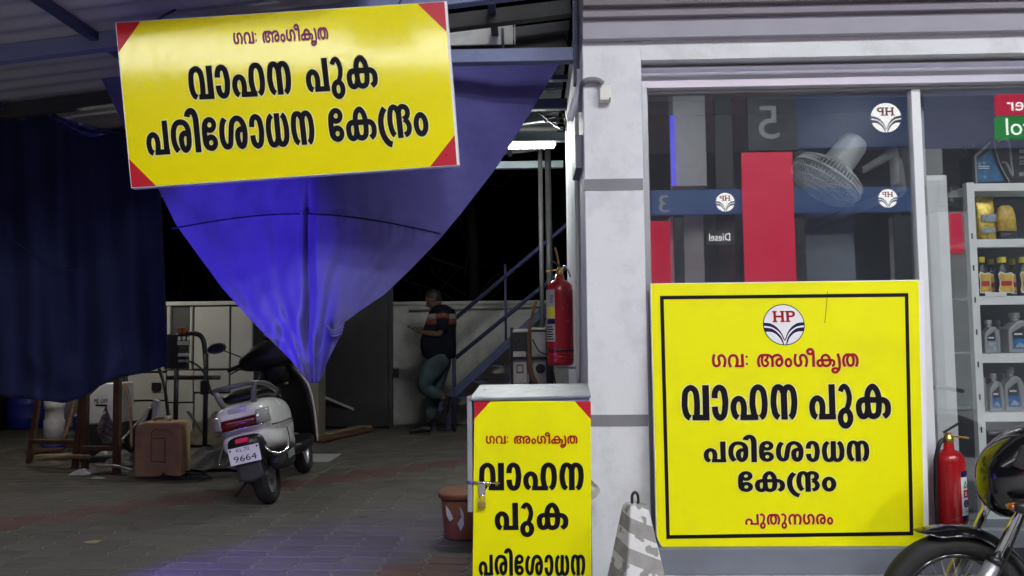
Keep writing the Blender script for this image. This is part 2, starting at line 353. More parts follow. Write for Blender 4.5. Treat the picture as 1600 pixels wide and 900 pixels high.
# ------------------------------------------------------------------ lettering: pen-stroke glyphs (cap height 100)
# each glyph: (advance width, [strokes]); stroke = (half width, [points]) or ('ring', cx, cy, rx, ry, hw)
B = {
 'va': (79, [(8.4, [(24.5, 7), (17, 12), (12, 22), (9, 36), (8.5, 50), (10.5, 77), (17, 88), (26, 92.5), (35, 88), (41, 77), (44, 50), (43.5, 20), (42, 8)]), (8, [(30.5, 8), (79, 8)]), (9.5, [(68.5, 100), (69.5, 0)])]),
 'aa': (47, [(8.6, [(9, 63), (10, 78), (15, 89), (24, 92.5), (34, 84), (38.5, 62), (39, 45), (35, 17), (25, 7), (15, 13), (10.5, 25), (9.5, 39)])]),
 'ha': (107, [(8.3, [(21.6, 7), (15, 12), (10.5, 23), (8.6, 37), (13, 54), (24, 61), (34.5, 54), (38.5, 37), (38, 18), (36.5, 7)]), (8, [(28, 8), (78.4, 8)]),
              (8.4, [(69, 8), (66, 20), (62.5, 45), (65, 77), (71, 89), (79.5, 93), (88, 89), (94.5, 77), (97.5, 49), (95.5, 25), (91, 12), (84.5, 6.5)])]),
 'na': (76, [(8.4, [(23.6, 6.5), (18, 11), (12.5, 22), (8.9, 48), (11.5, 76), (16, 89), (23, 93), (31, 90), (37, 78)]), (9, [(38.7, 86), (39.3, 1)]),
             (8.4, [(40, 78), (44, 89), (52, 93), (60, 89), (66, 76), (68, 48), (64.5, 22), (60, 11), (54.8, 6.5)])]),
 'pa': (76.5, [(8.4, [(22.5, 6.5), (15, 11), (10.5, 22), (8.9, 37), (13, 53), (23.6, 60.5), (34.5, 53), (38.5, 37), (38, 18), (37, 7)]), (8, [(28, 8), (76.5, 8)]), (9, [(65, 100), (66.5, 0)])]),
 'ka': (100, [(8.4, [(78, 54.7), (49, 54.7), (22, 54.7), (11.5, 48), (8.5, 34), (11.5, 16), (20, 8.5), (30, 13), (34.7, 32), (33, 60), (37, 82), (49, 93), (60, 82), (65.5, 62), (66, 34), (62, 15), (50, 8.5), (39, 14), (35, 28)]),
              (8.4, [(70, 54.7), (82, 53), (90, 44), (92, 30), (89, 16), (79, 7.5)])]),
 'ri': (97, [(8.6, [(22.5, 7), (16, 16), (10.5, 32), (8.8, 52), (12, 74), (21, 88), (35, 92), (49, 87), (57.5, 72), (59.5, 50), (57, 22), (46.5, 9), (37, 19), (34, 38), (37, 52), (45, 58.5), (54, 57)]),
             (9.5, [(58.5, 106), (61, 116), (70, 122.5), (80, 118), (86, 100), (86.8, 60), (87.3, 0)])]),
 'ee': (50, [('ring', 26.5, 78, 14.5, 15.5, 7.8), ('ring', 27.5, 25.5, 14.5, 16, 8), (8.6, [(19, 92), (11, 80), (8.6, 62), (8.6, 42), (11, 22), (20, 10)])]),
 'sha': (93, [(8.6, [(21.3, 93), (14, 82), (9, 60), (9.5, 32), (16, 15), (25, 10.5), (34, 18), (38, 45), (43, 76), (51, 88), (62, 92), (75, 84), (83, 64), (84, 40), (80, 18), (72, 9), (63, 17), (59.5, 36), (62, 52), (70, 59), (79, 58)])]),
 'ndra': (110, [(9.2, [(26, 91), (19, 82), (12, 65), (9.6, 45), (12.5, 20), (21, 0), (31, -12), (41.6, -16.5)]),
                (8.4, [(53, 9.5), (48, 15), (43, 28), (40, 50), (42, 74), (46.5, 88), (54, 92.5), (62, 89), (68, 78)]), (9, [(70, 86), (70.8, 1)]),
                (8.2, [(71, 78), (75.5, 89), (84, 92.5), (95, 88), (99.5, 76), (96, 63), (84.5, 55)]), (8.2, [(86, 55), (96, 47), (101.5, 32), (97, 16), (85, 9)])]),
 'am': (48, [('ring', 24, 37, 15.6, 27.5, 8.6)]),
}
pu = B['pa'][1] + [(7.4, [(89.6, 79), (94, 89), (101, 94), (109.5, 86), (115, 66), (113.7, 48), (110, 36), (106, 27)]), ('ring', 103.4, 4, 14.3, 21.5, 8.2)]
B['pu'] = (126, pu)
B['dha'] = (76, [((st[0], [(x, 100 - y) for x, y in st[1]])) for st in B['na'][1]])
L_ = {
 'ga': (111, [(10, [(19, 99), (14, 80), (11, 50), (17, 20), (35, 9), (53, 18), (58, 36), (52, 58), (52, 78), (66, 90), (84, 86), (97, 66), (100, 42), (96, 18), (89, 1)])]),
 'va': (123, [(10, [(24, 1), (14, 22), (10, 50), (18, 80), (41, 91), (64, 80), (73, 50), (70, 25), (65, 8)]), (8.5, [(53, 8.5), (123, 8.5)]), (11, [(108, 100), (112, 0)])]),
 'colon': (24, [('dot', 10, 79, 9), ('dot', 12, 25, 9)]),
 'sp': (46, []),
 'a': (198, [(9.8, [(23, 1), (13, 22), (11, 50), (18, 76), (36, 90), (58, 91), (80, 91), (100, 84), (113, 66), (117, 40), (116, 0)]),
             (9, [(48, 88), (39, 68), (38, 45), (44, 19), (61, 8), (78, 16), (83, 32), (75, 44), (62, 51), (73, 60), (80, 74), (78, 88)]),
             (9.8, [(114, 62), (124, 80), (150, 91), (176, 82), (188, 50), (184, 24), (167, 9), (150, 18), (146, 35), (152, 52), (168, 60), (181, 56)])]),
 'am': (58, [('ring', 29, 33, 19.5, 27, 9.5)]),
 'gii': (162, None),
 'kr': (183, [(9.6, [(116, 50), (70, 50), (30, 50), (14, 43), (10, 29), (15, 13), (27, 8), (41, 13), (47, 30), (41, 48), (41, 65), (50, 82), (70, 90), (89, 82), (98, 65), (104, 43), (102, 25), (88, 11), (70, 8), (55, 13), (47, 28)]),
              (9.6, [(98, 52), (119, 50), (131, 40), (132, 25), (127, 12), (114, 7.5)]),
              (9.8, [(160, 100), (168, 70), (173, 35), (172, 2), (165, -22), (148, -40), (130, -41), (119, -30), (122, -17), (138, -12), (155, -15), (168, -20)])]),
 'tha': (124, [(9.6, [(22, 1), (12, 24), (10, 50), (17, 76), (34, 91), (55, 92), (74, 84), (84, 65), (85, 42), (79, 18), (62, 8), (46, 18), (38.5, 42), (40, 66), (50, 84), (70, 92), (92, 91), (107, 76), (114, 50), (112, 24), (102, 1)])]),
 'na': (124, [(10, [(23, 1), (13, 24), (10, 50), (17, 78), (38, 91), (54, 86), (61, 70)]), (10.5, [(62, 88), (62, 0)]), (10, [(63, 70), (70, 86), (86, 91), (107, 78), (114, 50), (111, 24), (101, 1)])]),
 'ra': (90, [(9.8, [(22, 1), (13, 25), (10, 50), (18, 78), (42, 91), (68, 84), (80, 55), (78, 28), (64, 10), (49, 17), (43.5, 33), (48, 50), (62, 58), (75, 54)])]),
 'pa': (129, [(10, [(15, 0), (10, 22), (18, 43), (35, 50), (55, 43), (62, 22), (58, 7)]), (8.5, [(47, 8.5), (129, 8.5)]), (10.5, [(114, 100), (118, 0)])]),
}
uu = lambda x: [(9.2, [(x + 8, 88), (x + 18, 96), (x + 30, 95), (x + 43, 82), (x + 45, 60), (x + 39, 36), (x + 34, 18)]), ('ring', x + 32, -8, 17.5, 22, 9.5)]
L_['gii'] = (162, L_['ga'][1] + [(10.4, [(150, 0), (150, 60), (149.5, 96), (146, 120), (135, 132), (120, 133), (108, 124), (106, 111), (115, 100), (130, 98), (142, 104)])])
L_['pu'] = (190, L_['pa'][1] + uu(131)); L_['thu'] = (188, L_['tha'][1] + uu(128))
WORDS = {'govt': (L_, 8, ['ga', 'va', 'colon', 'sp', 'a', 'am', 'gii', 'kr', 'tha']), 'vahana': (B, 6, ['va', 'aa', 'ha', 'na']), 'puka': (B, 7, ['pu', 'ka']),
         'test': (B, 6.5, ['pa', 'ri', 'ee', 'sha', 'aa', 'dha', 'na']), 'kendram': (B, 6, ['ee', 'ka', 'ndra', 'am']), 'town': (L_, 10, ['pu', 'thu', 'na', 'ga', 'ra', 'am'])}
def strokes_of(word):
    G, gap, lst = WORDS[word]; x = 0; out = []
    for g in lst:
        w, st = G[g]
        for k, q in enumerate(st): out.append((x, k, q))
        x += w + gap
    return out, x - gap
def glyph_strip(mb, q, x, k, O, U, V, N, base, grow):
    def P(a, b, d): return O + U * (a + x) + V * b + N * d
    d0 = base + k * 0.00012
    if q[0] == 'dot' or q[0] == 'ring':
        cx, cy = q[1], q[2]; n = 28
        ro = (q[3] + grow, q[3] + grow) if q[0] == 'dot' else (q[3] + q[5] + grow, q[4] + q[5] * 1.05 + grow)
        if q[0] == 'dot':
            mb.poly([P(cx + ro[0] * math.cos(6.2832 * i / 20), cy + ro[1] * math.sin(6.2832 * i / 20), d0) for i in range(20)]); return
        ri = (max(q[3] - q[5] - grow, .5), max(q[4] - q[5] * 1.05 - grow, .5)); o = len(mb.v)
        for i in range(n):
            a = 6.2832 * i / n
            mb.v.append(P(cx + ro[0] * math.cos(a), cy + ro[1] * math.sin(a), d0)); mb.v.append(P(cx + ri[0] * math.cos(a), cy + ri[1] * math.sin(a), d0))
        for i in range(n):
            j = (i + 1) % n; mb.f.append((o + 2 * i, o + 2 * j, o + 2 * j + 1, o + 2 * i + 1))
        return
    hw, pts = q; hw += grow
    C = cat([(a, b, 0) for a, b in pts], 6); m = len(C); o = len(mb.v)
    if grow:
        C[0] = C[0] + (C[0] - C[1]).normalized() * grow; C[-1] = C[-1] + (C[-1] - C[-2]).normalized() * grow
    for i in range(m):
        t = (C[min(i + 1, m - 1)] - C[max(i - 1, 0)]).normalized(); n_ = Vector((-t.y, t.x, 0)) * hw; dd = d0 + 0.0001 * i / m
        a, b = C[i] + n_, C[i] - n_
        mb.v.append(P(a.x, a.y, dd)); mb.v.append(P(b.x, b.y, dd))
    for i in range(m - 1): mb.f.append((o + 2 * i, o + 2 * i + 1, o + 2 * i + 3, o + 2 * i + 2))
def put_word(word, pix, o, n, V, ink, parent, halo=True):
    """pix: (x0, base0, x1, base1) in the photo; o, n: the sign's face; V: 3D vector of the cap height on the face"""
    st, Wd = strokes_of(word)
    O = onplane(pix[0], pix[1], o, n); E = onplane(pix[2], pix[3], o, n); U = (E - O) / Wd; V = V / 100.0
    if halo:
        mh = MB()
        for i, (x, k, q) in enumerate(st): glyph_strip(mh, q, x, i % 16, O, U, V, n, 0.0009, 3.0)
        mh.build('print_outline', M['halo'], parent, fix=False)
    mb = MB()
    for i, (x, k, q) in enumerate(st): glyph_strip(mb, q, x, i % 16, O, U, V, n, 0.0032, 0.0)
    return mb.build('lettering', M[ink], parent, fix=False)
def text(s, O, U, V, N, w, h, m, parent, d=0.002):
    """Latin lettering set in Blender's own font, stretched to w x h, lower left corner at O"""
    cu = bpy.data.curves.new('t', 'FONT'); cu.body = s; cu.resolution_u = 3; ob = bpy.data.objects.new('t', cu); COL.objects.link(ob)
    dg = bpy.context.evaluated_depsgraph_get(); me = bpy.data.meshes.new_from_object(ob.evaluated_get(dg)); bpy.data.objects.remove(ob)
    xs = [v.co.x for v in me.vertices]; ys = [v.co.y for v in me.vertices]; x0, x1, y0, y1 = min(xs), max(xs), min(ys), max(ys)
    mb = MB(); mb.add([O + U * ((v.co.x - x0) / (x1 - x0) * w) + V * ((v.co.y - y0) / (y1 - y0) * h) + N * d for v in me.vertices], [tuple(p.vertices) for p in me.polygons])
    bpy.data.meshes.remove(me)
    return mb.build('lettering', m, parent, fix=False)
SL = [[(-.987, .112), (-.66, .07), (-.377, -.11), (-.17, -.37), (-.05, -.63), (.0, -.76)], [(-.99, -.044), (-.66, -.096), (-.40, -.24), (-.195, -.447), (-.075, -.71), (-.015, -.81)],
      [(-.985, -.135), (-.66, -.174), (-.43, -.30), (-.22, -.525), (-.10, -.76), (-.05, -.985)], [(-.93, -.343), (-.66, -.356), (-.43, -.46), (-.247, -.654), (-.15, -.836), (-.10, -.985)]]
def logo(C, U, V, N, r, parent, mw, mn, mr, ring=True, d=.002):
    """round emblem: white disc, navy double swoosh, red slab-serif HP"""
    def P(a, b, k): return C + U * (a * r) + V * (b * r) + N * (d + k * .0006)
    n = 40
    if ring: MB().poly([P(1.03 * math.cos(6.2832 * i / n), 1.03 * math.sin(6.2832 * i / n), -.6) for i in range(n)]).build('emblem_ring', mn, parent, fix=False)
    MB().poly([P(.985 * math.cos(6.2832 * i / n), .985 * math.sin(6.2832 * i / n), 0) for i in range(n)]).build('emblem_disc', mw, parent, fix=False)
    mb = MB()
    for sg in (1, -1):
        for a, b in ((0, 1), (2, 3)):
            A = cat([(sg * x, y, 0) for x, y in SL[a]], 5); Bb = cat([(sg * x, y, 0) for x, y in SL[b]], 5)
            mb.grid([[P(p.x, p.y, 1) for p in A], [P(p.x, p.y, 1) for p in Bb]])
    mb.build('emblem_swoosh', mn, parent, fix=False)
    mb = MB()
    def bx(x0, y0, x1, y1, k=2): mb.poly([P(x0, y0, k), P(x1, y0, k), P(x1, y1, k), P(x0, y1, k)])
    for x in (-.43, -.05):
        bx(x - .065, .20, x + .065, .62); bx(x - .115, .62, x + .115, .69); bx(x - .115, .13, x + .115, .20)
    bx(-.365, .36, -.115, .46)
    bx(.14, .20, .27, .62); bx(.09, .62, .27, .69); bx(.09, .13, .33, .20)
    A = cat([(.27, .69, 0), (.42, .69, 0), (.54, .64, 0), (.58, .535, 0), (.54, .43, 0), (.42, .37, 0), (.27, .37, 0)], 4)
    I = cat([(.27, .60, 0), (.38, .60, 0), (.43, .58, 0), (.45, .535, 0), (.43, .48, 0), (.38, .46, 0), (.27, .46, 0)], 4)
    mb.grid([[P(p.x, p.y, 2) for p in A], [P(p.x, p.y, 2) for p in I]])
    return mb.build('emblem_letters', mr, parent, fix=False)
XU, ZU, NF = Vector((1, 0, 0)), Vector((0, 0, 1)), Vector((0, -1, 0))
exec_sections = True
# ================================================================== THE GROUND
tag(MB().box((-200, -200, -1.2), (200, 200, -.26)).build('ground', M['earth']), kind='structure')
tag(MB().box((-16, -16, -.255), (16, 3.37, -.21)).build('forecourt', M['conc']), kind='structure')
XL = at(916, 450, 3.6).x; XP = at(1009.5, 450, 3.6).x
pav = tag(MB().box((-7, 2.5, -.25), (XL + .04, 3.36, -.0030)).box((-7, 3.36, -.25), (XL + .30, 11.5, -.0031)).build('pavement', M['sand']), kind='structure')
# interlocking pavers: zigzag outlines, laid in rows, with red courses running across
PW, PD, TH = .224, .112, R(-1.5)
ca, sa = math.cos(TH), math.sin(TH)
zx = [(0, 0), (.016, .25), (-.016, .75), (0, 1)]
def paver_outline(g=.0040, gy=.0012):
    left = [(zx_[0], zx_[1] * PD) for zx_ in zx]
    pts = [(0, 0), (.25 * PW, .008), (.75 * PW, -.008), (PW, 0)]
    P = [(x, y) for x, y in pts] + [(PW + a, b) for a, b in left[1:]] + [(x, y + PD) for x, y in reversed(pts[:-1])] + [(a, b) for a, b in reversed(left[1:-1])]
    cx, cy = PW / 2, PD / 2
    return [(cx + (x - cx) * (1 - 2 * g / PW), cy + (y - cy) * (1 - 2 * gy / PD)) for x, y in P]
PO = paver_outline()
def paver_mb(mb, ox, oy, dz, tz):
    n = len(PO); k = .94
    ring = []
    for kk, z in ((1, -.03), (1, -.004), (k, 0)):
        for x, y in PO:
            xx = PW / 2 + (x - PW / 2) * kk; yy = PD / 2 + (y - PD / 2) * kk
            X, Y = ox + xx, oy + yy
            ring.append((X * ca - Y * sa, X * sa + Y * ca, z + dz + tz * (xx - PW / 2)))
    f = [(a * n + i, a * n + (i + 1) % n, (a + 1) * n + (i + 1) % n, (a + 1) * n + i) for a in (0, 1) for i in range(n)] + [tuple(range(2 * n, 3 * n))]
    mb.add(ring, f)
ra, rb = atz(20, 815, 0), atz(700, 724, 0); rd = (rb - ra).normalized(); rn = Vector((-rd.y, rd.x, 0))
rc = atz(665, 892, 0)
def is_red(p):
    d = (p - ra).dot(rn); d2 = (p - rc).dot(rn)
    return abs(d) < .17 or abs(d2) < .15
cells = []
for j in range(10, 110):
    for i in range(-40, 12):
        ox = i * PW; oy = 2.45 + (j - 10) * PD
        cxp = Vector(((ox + PW / 2) * ca - (oy + PD / 2) * sa, (ox + PW / 2) * sa + (oy + PD / 2) * ca, 0))
        if not (2.6 < cxp.y < 10.25 and -5.6 < cxp.x < XL - (.09 if cxp.y < 4.4 else -.22)): continue
        d = cxp - CAM; dep = d.dot(fw); px = 800 + FPX * d.dot(rt) / dep; py = 450 - FPX * d.dot(up) / dep
        vis = -30 < px < 780 and py < 925
        cells.append((dep if vis else dep + 50, ox, oy, cxp))
cells.sort(key=lambda c: c[0])
rp_ = random.Random(3)
meshes = {}
rest = {True: MB(), False: MB()}
for n_, (dep, ox, oy, c) in enumerate(cells):
    red = is_red(c); dz = rp_.uniform(-.0012, .0018); tz = rp_.uniform(-.02, .02)
    if n_ < 290:
        if red not in meshes:
            mb = MB(); paver_mb(mb, -PW / 2, -PD / 2, 0, 0); o = mb.build('paver', M['redpaver' if red else 'paver'], pav); meshes[red] = o.data
        else:
            o = bpy.data.objects.new('paver', meshes[red]); COL.objects.link(o); o.parent = pav
        o.location = (c.x, c.y, dz); o.rotation_euler = (rp_.uniform(-.008, .008), rp_.uniform(-.01, .01), rp_.uniform(-.006, .006))
    else: paver_mb(rest[red], ox, oy, dz, tz)
for red, mb in rest.items():
    if not mb.v: continue
    o = tag(mb.build('paver_field', M['redpaver' if red else 'paver'], pav, fix=False), kind='stuff')
    a = o.data.attributes.new('tint', 'FLOAT', 'FACE'); k = len(o.data.polygons); per = len(PO) * 2 + 1
    vals = []
    for q in range(k // per): vals += [rp_.random()] * per
    a.data.foreach_set('value', vals)
# manhole lid in the pavement behind the scooter
p = atz(505, 716, 0)
mh = tag(MB().box((p.x - .30, p.y - .22, -.02), (p.x + .12, p.y + .25, .006)).build('drain_cover', M['conc'], bev=.004), 'square concrete drain cover set in the pavers behind the scooter', 'drain cover')

# ================================================================== THE SHOP BUILDING
zT = at(960, 65, 3.6).z; zW = at(1300, 88, 3.6).z; XR = 4.3
bld = thing('shop_building', (XL, 3.6, -.21), 'white painted shop building with large glass shop front and grey bands', 'shop')
MB().box((XL, 3.6, -.24), (XP, 3.95, zT)).build('pillar', M['wall'], bld, bev=.006)
MB().box((XP, 3.6, zW), (XR, 3.95, zT)).build('lintel', M['wall'], bld)
zc1, zc2 = at(1200, 25, 3.56).z, at(1200, 7, 3.53).z
MB().box((XL, 3.56, zT), (XR, 3.95, zc1)).build('cornice_band', M['soffit'], bld, bev=.003)
MB().box((XL, 3.53, zc1 + .001), (XR, 3.95, zc2)).build('cornice_band', M['soffit_dark'], bld, bev=.003)
MB().box((XL, 3.50, zc2 + .001), (XR, 3.95, zT + .9)).build('parapet', M['parapet'], bld, bev=.004)
for y0, y1 in ((279.5, 297.5), (648, 666)):
    MB().box((XL - .002, 3.597, at(960, y1, 3.6).z), (XP - .004, 3.62, at(960, y0, 3.6).z)).build('wall_band', M['band'], bld)
MB().box((XP, 3.44, .122), (XR, 3.96, at(1200, 857, 3.44).z)).build('plinth', M['plinth'], bld, bev=.004)
MB().box((XP - .03, 3.372, -.24), (XR, 3.70, .108)).build('step', M['conc'], bld)
tx = [at(v, 890, 3.4).x for v in (1000, 1100, 1204, 1309)]; tw = tx[3] - tx[2]
for k in range(-0, 9):
    x0 = tx[0] + k * tw
    MB().box((x0 + .0015, 3.362, .105), (x0 + tw - .0015, 3.66, .120)).build('tile', M['tile'], bld, bev=.002)
# side of the building along the shed
MB().box((XL + .012, 4.22, -.2), (XL + .30, 5.75, 2.98)).build('side_wall', M['wall'], bld)
MB().box((XL + .10, 3.95, -.2), (XL + .30, 4.22, 2.98)).build('wall_recess', M['gate'], bld)  # near-black colour stands in for the shade in this gap
MB().box((XL + .28, 5.75, -.2), (XL + .5, 11, 2.98)).build('rear_wall', M['gate'], bld)  # near-black again, in place of the darkness further back
# interior
MB().box((XP - .1, 5.5, .1), (XR, 5.6, 2.75)).build('interior_back_wall', M['shop_dark'], bld)
MB().box((XP - .12, 3.96, .1), (XP - .02, 5.5, 2.75)).build('interior_side_wall', M['shop_dark'], bld)
MB().box((XR, 3.6, .1), (XR + .1, 5.6, 2.75)).build('interior_side_wall', M['shop_dark'], bld)
MB().box((XP - .12, 3.96, 2.75), (XR + .1, 5.6, 2.85)).build('shop_ceiling', M['shop_dark'], bld)
MB().box((XP - .1, 3.965, .05), (XR, 5.5, .13)).build('shop_floor', M['tile'], bld)
# rolled-up shutter housing
z0, z1 = at(1200, 133.5, 3.66).z, at(1200, 97, 3.66).z; h = z1 - z0
prof = [(3.70, z0), (3.672, z0 + .02 * h), (3.668, z0 + .30 * h)] + [(3.668 - .030 * math.sin(math.pi * t / 8), z0 + h * (.32 + .30 * t / 8)) for t in range(9)] + [(3.672, z0 + .64 * h)] + [(3.672 - .024 * math.sin(math.pi * t / 8), z0 + h * (.66 + .26 * t / 8)) for t in range(9)] + [(3.69, z0 + .95 * h), (3.70, z1), (3.88, z1), (3.88, z0)]
MB().prism([(XP + .006, y, z) for y, z in prof], (XR - XP, 0, 0)).build('shutter_housing', M['alu'], bld)
MB().box((XP + .004, 3.64, .20), (XP + .03, 3.735, z0)).build('shutter_guide', M['frame_grey'], bld, bev=.003)
# glazing
wf = MB().box((XP + .031, 3.715, z0 - .012), (XR, 3.765, z0 - .001)).box((XP + .031, 3.715, .20), (XR, 3.765, .24)).box((XP + .031, 3.716, .24), (XP + .045, 3.764, z0 - .012)).build('window_frame', M['frame_grey'], bld, bev=.002)
xs0, xs1 = at(1433, 290, 3.7).x, at(1447.5, 290, 3.7).x
MB().box((XP + .045, YG - .003, .24), (xs0, YG + .003, z0 - .012)).build('glass_pane', M['glass'], wf)
MB().box((xs1 + .004, YG - .003, .24), (XR, YG + .003, z0 - .012)).build('glass_pane', M['glass'], wf)
MB().box((xs0, 3.718, .24), (xs1, 3.762, z0 - .012)).build('door_stile', M['alu_white'], bld, bev=.003)
a = at(1452, 600, 3.9); MB().box((a.x - .045, 3.86, .13), (a.x + .012, 3.93, 2.3)).build('inner_door_frame', M['frame_grey'], bld, bev=.003)
a = at(1478, 500, 4.0); MB().box((a.x - .03, 4.10, .13), (a.x + .09, 4.115, 2.0)).build('inner_door_panel', M['alu_white'], bld)

# junction box and conduit on the pillar
p = at(945.5, 145.5, 3.56)
jb = thing('junction_box', (p.x, 3.6, p.z), 'small cream junction box with curved grey conduit on the white pillar', 'junction box')
MB().box((p.x - .027, 3.552, p.z - .036), (p.x + .027, 3.599, p.z + .036)).build('box', M['boxwhite'], jb, bev=.005)
for sx, sz in ((-1, 1), (1, -1)): MB().lathe([(.004, 0), (.004, .003)], (p.x + sx * .021, 3.552, p.z + sz * .029), Vector((0, -1, 0)), 10).build('screw', M['black'], jb)
c = [at(942, 131, 3.575), at(935, 126, 3.575), at(924, 124.5, 3.575), at(914, 127, 3.58), at(909.5, 134, 3.62), at(908, 150, 3.70), at(908, 175, 3.72)]
MB().tube(c, .0135, 12, 6).build('conduit', M['cable'], jb, smooth=True)
# grey cable tray and torn pale strip on the building's corner
p0, p1 = at(897, 276, 3.9), at(914, 226, 3.9)
MBX = MB().box((XL - .035, 3.70, p0.z), (XL + .09, 4.0, p1.z))
tag(MBX.build('cable_tray_box', M['band'], bev=.004), 'grey steel box on the corner of the building above the hanging extinguisher', 'cable box')
rows = []
for i in range(13):
    t = i / 12; a = at(905 - 9 * t + 5 * math.sin(t * 5), 108 + 82 * t, 3.75 + .1 * t); w = .012 + .012 * math.sin(t * 3.0)
    rows.append([a + Vector((-w, 0, 0)), a + Vector((0, -.008, 0)), a + Vector((w, .004, 0))])
tag(MB().grid(rows).build('ribbon', M['whitevinyl'], solid=.002, smooth=True), 'torn white strip of tape dangling at the corner of the white building', 'tape strip')
tag(MB().tube([at(903, 100, 4.1), at(901, 250, 4.12), at(903, 400, 4.12), at(904, 600, 4.12)], .012, 8, 5).build('pipe', M['boxwhite'], smooth=True), 'white pipe running down the side of the building beside the extinguisher', 'pipe')

# ================================================================== THE SHED
def rz(x): return 2.99 + .105 * x
shed = thing('vehicle_shed', (-2, 4, 0), 'open vehicle shed roofed with corrugated sheet on blue steel beams', 'shed')
for xr, y0, name in (((-6.2, -3, -.80), 3.0, 'roof_sheet'), ((-.80, -.3, XL - .01), 4.47, 'roof_sheet')):
    rows = []; y = y0
    while y < 7.6:
        rows.append([(x, y, rz(x) + .02 + .011 * math.cos(y * 2 * math.pi / .145)) for x in xr]); y += .0181
    MB().grid(rows).build(name, M['roof'], shed, smooth=True, solid=.002)
a = at(660, 50, 4.45); MB().box((-.55, 4.44, at(760, 69, 4.44).z), (-.095, 4.455, 3.03)).build('white_board', M['fibre'], shed); MB().box((-.088, 4.44, at(760, 69, 4.44).z), (at(805, 50, 4.44).x, 4.455, 3.03)).build('white_board', M['fibre'], shed)
def rafter(y, m, x0=-6.1, x1=None, w=.06, h=.085, drop=0.0):
    x1 = x1 or XL - .02
    MB().bar((x0, y, rz(x0) - .035 - drop), (x1, y, rz(x1) - .035 - drop), w, h).build('rafter', M[m], shed, bev=.004)
rafter(3.86, 'steel_blue'); rafter(4.16, 'gate', -1.2); rafter(4.66, 'gate'); rafter(5.40, 'steel_dark'); rafter(6.2, 'steel_pale'); rafter(7.0, 'steel_dark')
def tie(px0, px1, py, Y, m, h, w=.06):
    a, b = at(px0, py, Y), at(px1, py, Y); z = b.z
    MB().bar((a.x, Y, z), (b.x, Y, z), w, h).build('tie_beam', M[m], shed, bev=.004)
tie(520, 911, 86.5, 3.88, 'steel_blue', .070); tie(640, 893, 163, 5.42, 'steel_dark', .075); tie(600, 888, 214, 6.25, 'steel_pale', .075); tie(560, 880, 257, 7.45, 'steel_pale', .07); tie(700, 892, 122, 5.25, 'steel_dark', .035)
for x in (-4.4, -3.3, -2.25):
    MB().bar((x, 3.05, rz(x) - .015), (x, 7.5, rz(x) - .015), .045, .04).build('purlin', M['steel_dark'], shed)
MB().bar((-.2, 3.9, rz(-.2) - .01), (-.2, 7.5, rz(-.2) - .01), .04, .035).build('purlin', M['steel_dark'], shed)
a = at(906, 0, 3.86); MB().box((XL - .028, 3.83, 2.45), (XL - .002, 3.90, 3.0)).build('bracket', M['steel_dark'], shed)
p = at(785, 30, 4.42); MB().tube([(p.x, 4.42, 2.98), (p.x + .003, 4.40, 2.86), (p.x + .004, 4.41, 2.80)], .008, 8, 4).build('hanging_strap', M['cable'], shed, smooth=True)
# shed posts (left one off frame; right one at the rear)
for pxx, Y in ((846, 7.2), (858, 7.4)):
    p = at(pxx, 400, Y); MB().tube([(p.x, Y, 0), (p.x, Y, rz(p.x) - .02)], .022 if pxx < 850 else .03, 10).build('post', M['gate'], shed, smooth=True)
MB().box((-5.6, 3.8, 0), (-5.5, 3.9, rz(-5.55))).build('post', M['steel_dark'], shed)
# tube light
a, b = at(690, 231, 6.35), at(865, 231, 6.35)
tl = thing('tube_light', (a.x, 6.4, a.z), 'lit fluorescent tube light under the shed roof right of the blue cloth', 'tube light')
MB().box((a.x - .02, 6.375, a.z + .016), (b.x + .02, 6.42, a.z + .05)).build('batten', M['alu_white'], tl, bev=.004)
MB().lathe([(.0, 0), (.016, .001), (.016, b.x - a.x - .002), (0, b.x - a.x)], a, 'X', 16).build('tube', M['tube'], tl, smooth=True)
t2 = thing('tube_light', (-4.4, 7.4, 2.0), 'added tube light hidden behind the dark curtain to brighten the back of the shed', 'tube light')  # added out of view as fill for the rear wall and cabinet
MB().box((-5.05, 7.38, 2.02), (-3.78, 7.43, 2.06)).build('batten', M['alu_white'], t2, bev=.004); MB().lathe([(.0, 0), (.016, .001), (.016, 1.198), (0, 1.2)], (-5.01, 7.4, 2.0), 'X', 16).build('tube', M['fill_tube'], t2, smooth=True)
for x in (-4.9, -3.9): MB().tube([(x, 7.4, 2.06), (x, 7.4, 2.5)], .004, 6).build('hanging_wire', M['black'], t2)
# wires bunched near the tube light
for k in range(4):
    q = [at(835 + k * 6, 172 + k * 3, 5.6), at(850 + k * 5, 180 + 5 * k, 5.6), at(868 + 3 * k, 174 + 9 * k, 5.5), at(882 + k, 182 + 8 * k, 5.5), at(889, 215 + 12 * k, 5.5)]
    tag(MB().tube(q, .005, 6, 6).build('wire', M['black'], smooth=True), ('topmost', 'second from the top', 'third from the top', 'lowest')[k] + ' of the loose black wires looping beside the tube light', 'wire', 'loose wires under the shed roof')
q = at(862, 186, 5.75); tag(MB().cbox((q.x, q.y, q.z), (.11, .03, .05)).build('wire_box', M['darksheet'], bev=.003), 'small dark electrical box among wires under the shed roof', 'electrical box')
# white pipe below the roof
tag(MB().tube([at(700, 203, 6.1), at(880, 201, 6.1)], .014, 10).build('ceiling_pipe', M['boxwhite'], smooth=True), 'thin white pipe running level just above the tube light', 'pipe')

